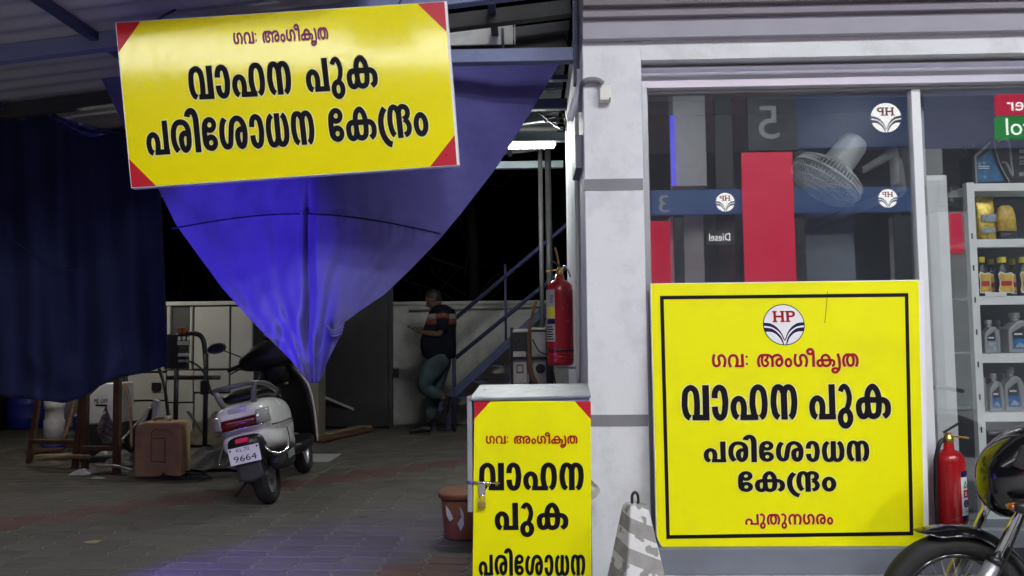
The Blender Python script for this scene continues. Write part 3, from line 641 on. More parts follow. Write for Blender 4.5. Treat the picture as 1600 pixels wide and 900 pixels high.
# ------------------------------------------------------------------ back of the yard
YB = 10.4
bw = thing('back_wall', (-1, YB, 0), 'low stained white wall with a coping at the back of the shed', 'wall')
zB = at(700, 476, YB).z
MB().box((-7, YB, -.02), (1.2, YB + .2, zB)).build('wall_body', M['dirtywall'], bw)
MB().box((-7, YB - .04, zB), (1.2, YB + .24, zB + .045)).build('coping', M['panel_white'], bw, bev=.008)
MB().tube([at(640, 484, YB - .06), at(860, 478, YB - .06)], .018, 8).build('pipe', M['meter_cream'], bw, smooth=True)
# gate of dark sheet
g0, g1 = at(497, 560, 9.9), at(614, 560, 9.9); zg = at(560, 452, 9.9).z
gate = thing('sheet_gate', ((g0.x + g1.x) / 2, 9.9, 0), 'dark sheet metal gate leaf behind the tip of the blue cloth', 'gate')
MB().box((g0.x, 9.9, .03), (g1.x, 9.93, zg)).build('gate_leaf', M['gate'], gate)
for x in (g0.x, g1.x - .05): MB().box((x, 9.87, .0), (x + .05, 9.899, zg + .05)).build('gate_frame', M['gate'], gate, bev=.004)
zr = at(560, 552, 9.9).z; MB().box((g0.x + .05, 9.875, zr - .02), (g1.x - .05, 9.899, zr + .02)).build('gate_rail', M['gate'], gate)
p = at(614, 583, 9.86); MB().cbox((p.x + .04, 9.86, p.z), (.07, .04, .12)).build('gate_latch', M['black'], gate, bev=.004)
# beige column
c0, c1 = at(458, 600, 8.9), at(498, 600, 8.9)
tag(MB().box((c0.x, 8.9, 0), (c1.x, 9.2, at(478, 440, 8.9).z)).build('column', M['beige'], bev=.01), 'beige plastered column behind the scooter under the blue cloth', 'column')
# cream storage cabinet at the back left
k0, k1 = at(254, 500, 8.6), at(397, 500, 8.6)
cb = thing('storage_cabinet', ((k0.x + k1.x) / 2, 8.7, 0), 'cream panelled storage cabinet with an open niche at the back left', 'cabinet')
def zc(py): return at(320, py, 8.6).z
MB().box((k0.x - .9, 8.62, 0), (k1.x, 9.1, zc(474))).build('carcass', M['gate'], cb)
MB().box((k0.x - .9, 8.56, zc(477)), (k1.x + .02, 9.12, zc(471))).build('top_board', M['panel_white'], cb, bev=.004)
def panel(x0, y0, x1, y1, name='panel', d=.0):
    a, b = at(x0, y1, 8.6), at(x1, y0, 8.6); MB().box((a.x, 8.585 - d, max(a.z, .02)), (b.x, 8.618, b.z)).build(name, M['panel_white'], cb, bev=.005)
panel(200, 479, 259.5, 580); panel(303.5, 479, 359, 576); panel(361, 479, 395, 576)
panel(200, 583, 259.5, 625); panel(261, 579, 302, 628); panel(303.5, 579, 358, 612); panel(360, 579, 396, 640); panel(262, 630, 302, 690); panel(304, 615, 358, 690)
panel(261, 479, 267.5, 577, 'niche_jamb', .01); panel(297, 479, 302, 577, 'niche_jamb', .01); panel(200, 627, 259.5, 690)
p = at(245, 604, 8.58); MB().cbox((p.x, 8.57, p.z), (.10, .03, .09)).build('socket', M['black'], cb, bev=.004)
# shelf unit right of the cabinet
s0, s1 = at(399, 500, 8.9), at(455, 500, 8.9)
sh = thing('shelf_unit', ((s0.x + s1.x) / 2, 9, 0), 'dark wooden shelf unit between the cream cabinet and the beige column', 'shelf')
MB().box((s0.x, 9.15, 0), (s1.x, 9.2, at(420, 490, 8.9).z)).build('back_board', M['wood'], sh)
for py in (495, 525, 548, 600): z = at(420, py, 8.9).z; MB().box((s0.x, 8.9, z - .02), (s1.x, 9.149, z)).build('shelf', M['wood'], sh, bev=.003)
MB().box((s0.x - .03, 8.89, 0), (s0.x, 9.2, at(420, 490, 8.9).z)).build('side_board', M['wood'], sh)
for (px, py, w, hh, lab) in ((408, 525, .10, .13, 'small pale carton on the upper shelf of the dark shelf unit'), (420, 548, .26, .12, 'wide white box on the lower shelf of the dark shelf unit')):
    p = at(px, py, 8.95); tag(MB().box((p.x - w / 2, 8.92, p.z - .0), (p.x + w / 2, 9.1, p.z + hh)).build('carton', M['panel_white'], bev=.004), lab, 'box')

# bare trees in the dark beyond the wall
def tree(px, Y, h, seed):
    r_ = random.Random(seed); b = at(px, 480, Y); t = thing('bare_tree', (b.x, Y, -.25), None, 'tree')
    tr = MB(); top = Vector((b.x + r_.uniform(-.3, .3), Y, h)); tr.tube([(b.x, Y, -.3), (b.x + .06, Y, h * .5), top], [.11, .04], 8, 6).build('trunk', M['bark'], t, smooth=True)
    br = MB()
    for k in range(26):
        z = r_.uniform(1.3, h); s_ = Vector((b.x + (top.x - b.x) * z / h, Y, z)); a = r_.uniform(-1.3, 1.3); l = r_.uniform(.5, 1.5)
        e = s_ + Vector((math.sin(a) * l, r_.uniform(-.4, .4), abs(math.cos(a)) * l)); m_ = (s_ + e) / 2 + Vector((r_.uniform(-.2, .2), 0, r_.uniform(-.1, .2)))
        br.tube([s_, m_, e], [.022, .006], 5, 4)
        for q in range(3):
            f = m_.lerp(e, r_.random()); g = f + Vector((r_.uniform(-.5, .5), r_.uniform(-.2, .2), r_.uniform(.0, .6))); br.tube([f, (f + g) / 2 + Vector((.04, 0, .05)), g], [.01, .004], 4, 3)
    br.build('crown', M['bark'], t, smooth=True); return t
tree(735, 12.4, 5.2, 1)['label'] = 'leafless slim tree in the dark beyond the wall left of the staircase rail'
tree(340, 13.0, 5.0, 5)['label'] = 'leafless tree in the dark above the cream cabinet on the left'

# ================================================================== FORECOURT BEHIND THE CAMERA (seen mirrored in the glass, and the source of the light)
can = thing('fuel_canopy', (1.5, -4, 5.3), 'flat white forecourt canopy with lit square panels', 'canopy')
MB().box((-9, -11, 5.55), (10, -.6, 5.9)).build('canopy_slab', M['wall'], can)
MB().box((-7.05, -.62, 5.45), (10.05, -.55, 6.1)).build('canopy_fascia', M['lit_navy'], can)
led = None
for X in (0.6, 3.4, 6.3):
    for Y in (-1.5, -3.1):
        f = MB().box((X - .36, Y - .36, 5.49), (X + .36, Y + .36, 5.548)).build('light_housing', M['alu_white'], can)
        MB().box((X - .31, Y - .31, 5.478), (X + .31, Y + .31, 5.489)).build('light_panel', M['led'], f)
M['band_glow'] = emis('sign_band_panel', (.95, .93, 1.0), 4.6)  # added glowing strips, notched to mirror as the pale band on the hanging sign
for x0, x1, y0, y1 in ((-8.5, 3.5, -4.02, -3.46), (-8.5, -2.42, -3.40, -2.98), (-1.55, 3.5, -3.40, -2.98)):
    f = MB().box((x0 - .02, y0 - .02, 5.50), (x1 + .02, y1 + .02, 5.548)).build('band_panel_housing', M['alu_white'], can); MB().box((x0, y0, 5.478), (x1, y1, 5.498)).build('band_panel', M['band_glow'], f)
p = atr(1231, 134.5, .6); r_ = .032
t = thing('blue_lamp', p, 'small blue lamp bulb hanging before the shop front', 'lamp')
MB().lathe([(0, -r_), (r_ * .6, -r_ * .8), (r_, 0), (r_ * .7, r_ * .7), (.016, r_ * 1.1)], p, 'Z', 16).build('bulb', M['blueled_s'], t, smooth=True)
MB().lathe([(.02, r_), (.02, r_ + .06), (.0, r_ + .065)], p, 'Z', 12).build('lamp_holder', M['black'], t, smooth=True)
MB().tube([p + Vector((0, 0, r_ + .06)), p + Vector((0, 0, 1.6))], .004, 6).build('cable', M['black'], t)
# blue floodlights low on the left: one aimed up at the cloth, one down at the paving
for p, tgt, wd, pw, lb in ((Vector((-2.30, 2.15, .30)), Vector((-1.70, 3.93, 1.30)), 35, BLUE_W, 'small blue floodlight on a short stand aimed up at the hanging cloth'), (Vector((-2.35, 2.45, .62)), Vector((-1.75, 3.40, 0)), 42, BLUE_W * .8, 'small blue floodlight on a taller stand aimed down at the paving')):
    d = (tgt - p).normalized(); q = d.to_track_quat('-Z', 'Y'); rm = q.to_matrix()
    t = thing('blue_floodlight', (p.x, p.y, -.21), lb, 'floodlight', 'blue floodlights')
    MB().cbox(p - d * .06, (.26, .18, .07), rm).build('lamp_housing', M['black'], t, bev=.006); MB().cbox(p - d * .020, (.22, .14, .006), rm).build('lamp_lens', M['blueled'], t)
    MB().bar((p.x, p.y - .06, -.21), (p.x, p.y - .06, p.z - .05), .03).bar((p.x - .15, p.y - .06, -.2), (p.x + .15, p.y - .06, -.2), .03).build('lamp_stand', M['black'], t)
    ld = bpy.data.lights.new('blue_spot', 'SPOT'); ld.energy = pw; ld.color = (.17, .08, 1.0); ld.spot_size = R(wd); ld.spot_blend = .5; ld.shadow_soft_size = .06
    lo = bpy.data.objects.new('blue_spot', ld); COL.objects.link(lo); lo.parent = t; lo.rotation_mode = 'QUATERNION'; lo.location = p - t.location; lo.rotation_quaternion = q
# wall added beyond the forecourt so the glass mirrors a dim grey
cw = thing('backdrop_wall', (0, -13.5, -.25), 'long plain grey compound wall added to dimly fill the reflection in the glass', 'wall'); MB().box((-22, -13.8, -.25), (22, -13.5, 9.0)).build('wall_body', M['backdrop'], cw)
YR = -5.2; NB = Vector((0, 1, 0)); XN = Vector((-1, 0, 0))     # things here face the shop: right is -X
def slab(x0, y0, x1, y1, m, Y=YR, d=.08, name='panel', parent=None, bev=.01):
    a, b = atr(x0, y1, Y), atr(x1, y0, Y); return MB().box((min(a.x, b.x), Y - d, a.z), (max(a.x, b.x), Y, b.z)).build(name, M[m], parent, bev=bev)
def mtext(s, x0, y0, x1, y1, m, Y, parent):
    a, b = atr(x1, y1, Y), atr(x0, y0, Y); return text(s, a, XN, ZU, NB, abs(a.x - b.x), b.z - a.z, M[m], parent, .004)
def mlogo(px, py, r, Y, parent):
    c = atr(px, py, Y); e = atr(px + r, py, Y); return logo(c, XN, ZU, NB, abs(e.x - c.x), parent, M['lit_white'], M['lit_navy'], M['redink'], False, .006)
M['lit_ink'] = emis('backlit_red_letter', (.55, .01, .05), .6, (.3, .01, .03))
def gp(px, Y): p = atr(px, 400, Y); return Vector((p.x, Y, -.21))
t = thing('canopy_column', gp(1204, YR), 'canopy column clad in charcoal and red with a grey number 5', 'column', 'canopy columns')
slab(1170, 142, 1244, 236, 'charcoal', parent=t, name='number_panel'); slab(1170, 237, 1238, 600, 'glow_red', parent=t, name='red_cladding'); mtext('5', 1184, 166, 1218, 217, 'num_glow', YR, t)
t = thing('lit_fascia', gp(1335, YR - .3), 'navy backlit fascia panel with a round emblem', 'sign', 'backlit fascia signs')
slab(1245, 146, 1432, 232, 'lit_navy', YR - .3, parent=t, name='face'); mlogo(1384, 184, 24, YR - .3, t)
for x in (1250, 1425): slab(x, 232, x + 4, 640, 'charcoal', YR - .34, .1, 'leg', t)
t = thing('fuel_dispenser', gp(1285, YR - .8), 'pale fuel dispenser cabinet on the forecourt island', 'fuel dispenser', 'fuel dispensers')
slab(1240, 232, 1330, 640, 'clad_slate', YR - .8, .5, 'body', t)
YB_ = YR - .25
t = thing('lit_fascia', gp(1225, YB_), 'long blue backlit band with small emblems and bay numbers', 'sign', 'backlit fascia signs')
slab(1018, 291, 1440, 336, 'lit_blue', YB_, parent=t, name='face'); mlogo(1133, 316, 15, YB_, t); mlogo(1387, 310, 15, YB_, t)
mtext('3', 1029, 305, 1046, 332, 'num_glow', YB_, t); 
for x in (1060, 1410): slab(x, 336, x + 8, 640, 'charcoal', YB_ - .05, .08, 'leg', t)
t = thing('canopy_column', gp(1078, YR - .6), 'plain pale clad canopy column', 'column', 'canopy columns')
slab(1054, 100, 1100, 291, 'clad_grey', YR - .6, .4, 'upper_cladding', t); slab(1058, 336, 1099, 640, 'clad_grey', YR - .6, .4, 'lower_cladding', t); slab(1049.5, 180, 1053.5, 290, 'lit_strip', YR - .55, .05, 'blue_light_strip', t, .004)
t = thing('fuel_dispenser', gp(1040, YR - .9), 'red fuel dispenser at the end bay', 'fuel dispenser', 'fuel dispensers')
slab(1020, 345, 1056, 640, 'glow_red', YR - .9, .4, 'body', t)
t = thing('lamp_pole', gp(1135, YR - .2), 'slim dark pole beside the numbered column', 'pole'); slab(1129, 40, 1140, 640, 'charcoal', YR - .45, .08, 'shaft', t)
t = thing('product_sign', gp(1124, YR), 'small dark board reading Diesel in glowing letters', 'sign'); slab(1102, 360, 1146, 384, 'charcoal', YR - .1, .04, 'board', t); mtext('Diesel', 1108, 365, 1141, 376, 'lit_white', YR - .1, t)  # letters glow by themselves on an unlit board
t = thing('product_sign', gp(1605, YR + .5), 'lit red and green board reading Power and Petrol', 'sign')
slab(1560, 145, 1665, 179, 'glow_red', YR + .5, .1, 'red_half', t); slab(1560, 180, 1665, 217, 'lit_green', YR + .5, .1, 'green_half', t); mtext('Power', 1572, 153, 1655, 172, 'lit_white', YR + .5, t); mtext('Petrol', 1571, 185, 1660, 210, 'lit_white', YR + .5, t)
slab(1640, 217, 1650, 640, 'charcoal', YR + .45, .08, 'leg', t)
t = thing('canopy_column', gp(1440, YR - .6), 'pale clad canopy column with a square collar', 'column', 'canopy columns')
slab(1412, 232, 1472, 283, 'clad_grey', YR - .5, .5, 'collar', t); slab(1413, 336, 1450, 640, 'clad_grey', YR - .6, .3, 'cladding', t); slab(1240, 130, 1324, 142, 'clad_grey', YR - .5, .3, 'collar', t); slab(1410, 127, 1470, 140, 'clad_grey', YR - .5, .3, 'collar', t)
t = thing('lit_fascia', gp(1550, YR - .8), 'wide slate blue lit panel over the end bay', 'sign', 'backlit fascia signs')
slab(1448, 128, 1700, 232, 'lit_slate', YR - .8, parent=t, name='face'); mtext('4', 1482, 293, 1498, 315, 'num_glow', YR - .8, t); slab(1470, 287, 1506, 322, 'charcoal', YR - .85, .1, 'number_panel', t)
t = thing('fuel_dispenser', gp(1495, YR - .9), 'narrow red fuel dispenser beside bay number 4', 'fuel dispenser', 'fuel dispensers'); slab(1488, 333, 1503, 395, 'glow_red', YR - .9, .3, 'lit_panel', t); slab(1480, 330, 1512, 640, 'clad_grey', YR - .95, .3, 'body', t)
# ================================================================== SIGNS
def face(o, n): return lambda px, py: onplane(px, py, o, n)
def tri_patch(F, n, pts, parent, d=.0012, name='corner_patch'):
    MB().poly([F(*p) + n * d for p in pts]).build(name, M['redvinyl'], parent, fix=False)
# hanging sign
YS = 3.45; o = at(449, 150, YS); n = Vector((0, -1, .02)).normalized(); F = face(o, n)
hs = thing('hanging_sign', (o.x, YS, o.z), 'large yellow signboard hung tilted above the entrance with red corners and black Malayalam lettering', 'sign')
Q = [F(180, 35), F(698, 2), F(718, 258), F(205, 294)]
MB().prism([p - n * .0 for p in Q], -n * .035).build('sign_box', M['whitevinyl'], hs)
MB().poly([F(182, 36), F(694.5, 3), F(714, 257.5), F(206, 293)]).build('sign_face', M['yellow_flex'], hs, fix=False).location += n * .0008
for pts in ([(182, 36), (220, 33.5), (185.5, 82)], [(652, 5.7), (694.5, 3), (698, 50)], [(202, 248.5), (244, 290.5), (206, 293)], [(714, 257.5), (672, 260.5), (710.5, 211)]): tri_patch(F, n, pts, hs, .0016)
def VV(F, px, py, ux, uy): return F(px + ux, py + uy) - F(px, py)
put_word('govt', (365.5, 70, 514, 61.5), o, n, VV(F, 440, 65, -1.7, -18.5), 'magink', hs, False)
put_word('vahana', (297.4, 157, 457.6, 147.8), o, n, VV(F, 370, 150, -5, -52), 'ink', hs)
put_word('puka', (479.7, 145, 592, 137.6), o, n, VV(F, 530, 142, -5, -52), 'ink', hs)
put_word('test', (230.6, 243.7, 494, 226), o, n, VV(F, 360, 235, -5, -53), 'ink', hs)
put_word('kendram', (516, 223.5, 671.5, 213.6), o, n, VV(F, 590, 218, -5, -53), 'ink', hs)
for px, py in ((236, 31), (620, 6)): a = F(px, py); MB().tube([a - n * .02, a + Vector((0, .25, .16)), a + Vector((0, .38, .3))], .006, 6).build('hanger', M['steel_dark'], hs)

# board leaning against the shop window
pb = at(1240, 857, 3.475); pt = at(1230, 440, 3.575); vdir = (pt - pb); vdir = Vector((0, vdir.y, vdir.z)).normalized(); n = Vector((1, 0, 0)).cross(vdir).normalized()
if n.y > 0: n = -n
o = pb; F = face(o, n)
bd = thing('leaning_board', (pb.x, pb.y, pb.z), 'square yellow board with round emblem and thin black border leaning against the shop window', 'board')
Q = [F(1016, 443), F(1443, 437), F(1452, 855), F(1045, 858.5), F(1037, 857), F(1031, 850), F(1026, 838)]
MB().prism(Q, -n * .028).build('board_body', M['whitevinyl'], bd)
MB().poly([p + n * .0008 for p in (F(1017, 444), F(1435, 438.5), F(1444.5, 855), F(1045, 858), F(1037.5, 856.5), F(1031.5, 849.5), F(1026.5, 838))]).build('board_face', M['yellow'], bd, fix=False)
bo = [(1031, 462.5), (1419, 458), (1427, 836.5), (1041, 842)]; bi = [(1037, 468), (1413.5, 463.8), (1421, 830.5), (1046.5, 836)]
mb = MB(); mb.v = [F(*p) + n * .0016 for p in bo + bi]; mb.f = [(i, (i + 1) % 4, 4 + (i + 1) % 4, 4 + i) for i in range(4)]; mb.build('border', M['ink'], bd, fix=False)
C = F(1224.6, 507.4); r = (F(1256.3, 507.2) - C).length; U = (F(1256, 507.0) - C).normalized()
logo(C, U, n.cross(U) if n.cross(U).z > 0 else -n.cross(U), n, r, bd, M['whitevinyl'], M['navyink'], M['redink'])
put_word('govt', (1112, 574, 1341.5, 573), o, n, VV(F, 1220, 570, -.3, -20.6), 'redink', bd)
put_word('vahana', (1065, 657, 1246, 656), o, n, VV(F, 1150, 650, -1, -55), 'ink', bd)
put_word('puka', (1264, 655.5, 1392, 655), o, n, VV(F, 1330, 650, -1, -55), 'ink', bd)
put_word('test', (1099, 722.4, 1358, 721), o, n, VV(F, 1230, 720, -.5, -32.5), 'ink', bd)
put_word('kendram', (1153, 769, 1306.5, 768.3), o, n, VV(F, 1230, 765, -.5, -32.4), 'ink', bd)
put_word('town', (1164, 819.8, 1301.5, 819), o, n, VV(F, 1230, 815, -.3, -16.6), 'redink', bd)
MB().tube([F(1293, 456) + n * .001, F(1291, 480) + n * .001, F(1288.5, 505) + n * .001], .0012, 5).build('scratch', M['ink'], bd)

# steel locker with a sticker
YL = 3.35; o = at(830, 750, YL); n = NF; F = face(o, n)
lk = thing('steel_locker', (o.x, YL + .15, 0), 'steel locker with padlocked door covered by a yellow sticker standing before the pillar', 'locker')
a, b = at(741, 760, YL), at(924, 760, YL); zt = F(830, 619).z
MB().box((a.x - .0, YL + .018, .02), (b.x, YL + .33, zt)).build('carcass', M['frame_grey'], lk, bev=.003)
MB().box((a.x + .001, YL, .03), (b.x - .001, YL + .017, zt - .002)).build('door', M['steel_blue'], lk, bev=.003)
c, d = at(729.5, 622, YL), at(740.5, 622, YL)
MB().box((c.x, YL - .004, F(735, 800).z), (c.x + .022, YL + .03, zt + .002)).build('side_flange', M['frame_grey'], lk, bev=.003)
T = [F(733, 622) + Vector((0, -.012, 0)), F(923, 617) + Vector((0, -.012, 0)), at(919, 599, YL + .33), at(750, 601, YL + .33)]
M['lid'] = mat('galvanised_lid', (.20, .215, .24), .40, metal=.3, var=.2, scale=14, dirt=(.16, .15, .13), dirt_amt=.5, dscale=9)
MB().prism(T, (0, 0, -.012)).build('lid', M['lid'], lk, bev=.003)
for px, py in ((752, 604), (840, 606), (905, 612)): p = at(px, py, YL + .2); MB().lathe([(.005, 0), (.004, .004), (0, .005)], T[0].lerp(T[2], .5) + Vector(((px - 828) / 358, 0, .003)), 'Z', 8).build('rivet', M['silver'], lk)
MB().poly([F(741.5, 626) + n * .0014, F(923, 627) + n * .0014, F(924, 960) + n * .0014, F(738, 960) + n * .0014]).build('sticker', M['yellow'], lk, fix=False)
tri_patch(F, n, [(741.5, 626), (767, 626.2), (741, 655)], lk, .002); tri_patch(F, n, [(898, 627), (923, 627), (923.3, 655)], lk, .002)
put_word('govt', (759, 693.4, 902.5, 693), o, n, VV(F, 830, 690, 0, -12.6), 'redink', lk, False)
put_word('vahana', (748.4, 766, 912, 766), o, n, VV(F, 830, 760, 0, -43), 'ink', lk, False)
put_word('puka', (772.6, 827.8, 888, 828), o, n, VV(F, 830, 820, 0, -42.5), 'ink', lk, False)
put_word('test', (747.7, 899, 914.5, 899), o, n, VV(F, 830, 890, 0, -32.6), 'ink', lk, False)
MB().tube([at(728.5, 753, YL - .012), at(781, 755, YL - .012)], .0045, 8).build('hasp_bolt', M['chrome'], lk, smooth=True)
p = at(753, 764, YL - .006); MB().cbox(p, (.030, .008, .05)).build('hasp_plate', M['silver'], lk, bev=.003)
pl = thing('padlock', at(753, 787, YL - .02), 'small brass padlock hanging on the locker door hasp', 'padlock')
p = at(753, 788.5, YL - .02); MB().cbox(p, (.034, .018, .030)).build('lock_body', M['brass'], pl, bev=.005)
MB().tube([p + Vector((-.011, 0, .014)), p + Vector((-.011, 0, .030)), p + Vector((0, 0, .042)), p + Vector((.011, 0, .030)), p + Vector((.011, 0, .014))], .0035, 8, 5).build('shackle', M['chrome'], pl, smooth=True)

# concrete bollard
def bollard():
    Y = 3.06; zb = -.21; A = [at(959, 900, Y), at(1040, 900, Y)]; tz = at(998, 797, Y).z
    cx = at(1000, 850, Y).x; t = thing('concrete_bollard', (cx, Y + .12, zb), 'short concrete bollard tapering upward with flaking white stripes and an iron hook', 'bollard')
    hb, ht = .156, .040; ang = R(19); q = []
    for h_, z in ((hb, zb), (hb * .985, zb + .03), (ht + (hb - ht) * .35, zb + (tz - zb) * .65), (ht, tz - .006), (ht * .8, tz)):
        q.append([(cx + h_ * 1.0 * (x * math.cos(ang) - y * math.sin(ang)), Y + .12 + h_ * (x * math.sin(ang) + y * math.cos(ang)), z) for x, y in ((-1, -1), (1, -1), (1, 1), (-1, 1))])
    mb = MB(); mb.v = [Vector(p) for r_ in q for p in r_]
    mb.f = [(4 * i + k, 4 * i + (k + 1) % 4, 4 * i + 4 + (k + 1) % 4, 4 * i + 4 + k) for i in range(4) for k in range(4)] + [(0, 3, 2, 1), (16, 17, 18, 19)]
    mb.build('post_body', M['conc_bollard'], t, bev=.010)
    hz = tz - .01; MB().tube([(cx - .012, Y + .12, hz), (cx - .012, Y + .12, hz + .04), (cx, Y + .12, hz + .055), (cx + .012, Y + .12, hz + .04), (cx + .012, Y + .12, hz)], .006, 8, 5).build('iron_hook', M['black'], t, smooth=True)
bollard()
# scrap of polythene caught between locker and pillar
rows = [[at(922 + 16 * math.sin(math.pi * i / 8) * j / 4 + random.uniform(-.8, .8), 748 + 36 * i / 8, 3.50 - .02 * random.random()) for j in range(5)] for i in range(9)]
tag(MB().grid(rows).build('polythene_scrap', M['bag'], solid=.002, smooth=True, sub=1), 'crumpled polythene scrap poking out between the locker and the white pillar', 'plastic scrap')

# red bin
def bin_():
    Y = 4.45; a, b = at(690, 842, Y), at(748, 842, Y); zt = at(715, 772, Y).z; cx = at(722, 800, Y).x; cy = Y + .12
    t = thing('waste_bin', (cx, cy, 0), 'red brown plastic waste bin with torn sticker behind the yellow locker', 'bin')
    M_ = MB(); w0, w1 = .110, .138
    M_.loft([(0.004, cx, cy, w0, w0), (.02, cx, cy, w0 + .005, w0 + .005), (zt - .03, cx, cy, w1 - .004, w1 - .004)], 28, 2.3, 'z'); M_.build('bin_body', M['redbin'], t, smooth=True)
    MB().loft([(zt - .032, cx, cy, w1 + .01, w1 + .01), (zt - .012, cx, cy, w1 + .015, w1 + .015), (zt, cx, cy, w1 + .003, w1 + .003), (zt + .006, cx, cy, w1 - .06, w1 - .06)], 28, 2.3, 'z').build('bin_lid', M['redbin'], t, bev=.003)
    for pts in ([(696, 790), (703, 800), (708, 812), (702, 816), (697, 806)], [(718, 792), (724, 803), (724, 822), (719, 832), (714, 820), (720, 810)]):
        def pr(px, py):
            q = at(px, py, cy - .15); z = q.z; f = w0 + (w1 - w0) * z / zt; return Vector((q.x, cy - f - .004, z))
        MB().prism([pr(*p) for p in pts], (0, -.0012, 0)).build('torn_sticker', M['paper'], t)
bin_()

# ================================================================== CLOTHS
def interp(tab, y):
    for (a, b), (c, d) in zip(tab, tab[1:]):
        if a <= y <= c: return b + (d - b) * (y - a) / (c - a)
    return tab[0][1] if y < tab[0][0] else tab[-1][1]
Lx = [(48, 108), (120, 158), (200, 195), (300, 250), (350, 275), (452, 348), (520, 412), (560, 452), (590, 477), (598, 483)]
Rx = [(48, 905), (97, 876), (150, 845), (262, 775), (330, 724), (370, 690), (430, 632), (462, 600), (490, 556), (504, 536), (520, 534), (545, 521), (570, 509), (590, 503), (598, 497)]
rows = []; NU, NV = 190, 130; y0, y1 = 52, 598
def ridge(y): return 497 + (y - 300) * -.02
def cdepth(px, py, u, v):
    xr = ridge(py); d = (px - xr)
    Y = 3.93 + (.0029 if d < 0 else .0010) * abs(d) / (1 + abs(d) / 420)
    g = max(0, min(1, (py - 270) / 60))
    Y += g * .085 * math.exp(-((d + 12) / 8.0) ** 2)              # crease left of the ridge
    Y += .010 * math.sin(px * .045 + py * .02 + 1.2 * math.sin(py * .012)) + .006 * math.sin(px * .02 - py * .055)
    w = max(0, (py - 440) / 150)
    Y += .05 * w * math.sin((px - xr) * .11 + .6) + .03 * w * math.sin(px * .2 + py * .05)
    if py > 470 and px > 500: Y -= .05 * math.exp(-((px - 528) / 13) ** 2 - ((py - 512) / 16) ** 2)    # bunched knot
    seam = 356 - 28 * math.sin(math.pi * min(1, max(0, (px - 265) / 430))) + (px - 265) * .02
    an = math.atan2(px - 490, 640 - py)
    Y += (.012 if d < 0 else .007) * math.sin(an * 46 + 1.5 * math.sin(py * .03)) * max(0, min(1, (py - 250) / 120)) * (.4 + .6 * math.sin(an * 9 + 1) ** 2)
    Y += .004 * math.sin(px * .42 + 2 * math.sin(px * .07)) * math.exp(-((py - seam - 8) / 13) ** 2)
    Y -= .009 * math.exp(-((py - seam) / 3.5) ** 2)
    return Y
for j in range(NV + 1):
    row = []
    for i in range(NU + 1):
        u = i / NU; yt = 52 + 44 * max(0, min(1, (u - .42) / .1)); y = yt + (y1 - yt) * j / NV; a, b = interp(Lx, y), interp(Rx, y)
        px = a + (b - a) * u; py = y + 3.0 * math.sin(px * .05) * min(1, (598 - y) / 80) * (0 if j == 0 else 1) * .3
        row.append(at(px, py, cdepth(px, py, u, j / NV)))
    rows.append(row)
fl = thing('hanging_cloth', at(497, 300, 3.95), 'bright blue cloth hung as a pointed triangle below the tilted yellow sign', 'cloth')
MB().grid(rows).build('cloth_sheet', M['cloth'], fl, smooth=True, solid=.003)
pts = []
for i in range(60):
    px = 268 + (688 - 268) * i / 59; sy = 356 - 28 * math.sin(math.pi * (px - 265) / 430) + (px - 265) * .02
    pts.append(at(px, sy + 2, cdepth(px, sy + 2, 0, 0) - .002))
MB().tube(pts, .0045, 6).build('seam', M['cloth_dark'], fl, smooth=True)
# rolled folds at the knot near the tip
for k in range(3):
    q = [at(509 + 2 * k, 508 + 5 * k, 3.92), at(520, 517 + 4 * k, 3.885), at(531, 512 + 5 * k, 3.90), at(536 - k, 504 + 6 * k, 3.93)]
    MB().tube(q, .0095 - .001 * k, 8, 6).build('rolled_fold', M['cloth'], fl, smooth=True)
# dark navy sheet on the left
Tp = [(-160, 92), (0, 132), (60, 166), (110, 190), (190, 213), (250, 240)]; Bt = [(-160, 612), (0, 619), (50, 624), (100, 630), (128, 622), (150, 606), (185, 590), (225, 583), (262, 571)]
rows = []
for j in range(61):
    t_ = j / 60; row = []
    for i in range(101):
        u = i / 100; x = -160 + (409 + 14 * t_) * u
        a, b = interp(Tp, min(x, 250)), interp(Bt, min(x, 262)); y = a + (b - a) * t_
        Y = 4.85 + .05 * math.sin(x * .05 + 2.2 * t_) * (.4 + t_) + .025 * math.sin(x * .12 - 3 * t_ + .5) + .03 * t_ * math.sin((x - 150) * .03 + t_ * 4)
        swag = 400 + 90 * math.sin(min(1, max(0, (x + 10) / 200)) * math.pi * .5) * .8 - 40
        Y -= .012 * math.exp(-((y - swag + 0) / 5) ** 2) * (1 if -10 < x < 130 else 0)
        Y -= .05 * math.exp(-((y - (590 - .0065 * (x - 118) ** 2)) / 22) ** 2) * (1 if 40 < x < 200 else 0)
        row.append(at(x, y, Y))
    rows.append(row)
dc = thing('dark_curtain', at(100, 380, 4.9), 'dark navy cloth curtain hanging over the left side of the shed', 'curtain')
MB().grid(rows).build('curtain_sheet', M['cloth_dark'], dc, smooth=True, solid=.003)
q = [at(-5, 377, 4.76), at(15, 375, 4.76), at(45, 392, 4.76), at(75, 412, 4.77), at(100, 422, 4.78), at(125, 421, 4.8)]
MB().tube(q, .004, 6, 6).build('seam', M['cloth_dark'], dc, smooth=True)
# bunched tarpaulin under the roof
rows = []
for j in range(13):
    rows.append([at(58 + 118 * i / 24 + 12 * j / 12, 172 + 34 * (i / 24) + (2 + 22 * math.sin(math.pi * min(1, i / 22))) * j / 12, 4.72 + .04 * math.sin(i * 1.3 + j * .7) + .03 * math.sin(i * .5 - j)) for i in range(25)])
tag(MB().grid(rows).build('bunched_tarpaulin', M['tarp'], smooth=True, solid=.004, sub=1), 'bunched blue tarpaulin tucked under the roof above the dark curtain', 'tarpaulin')
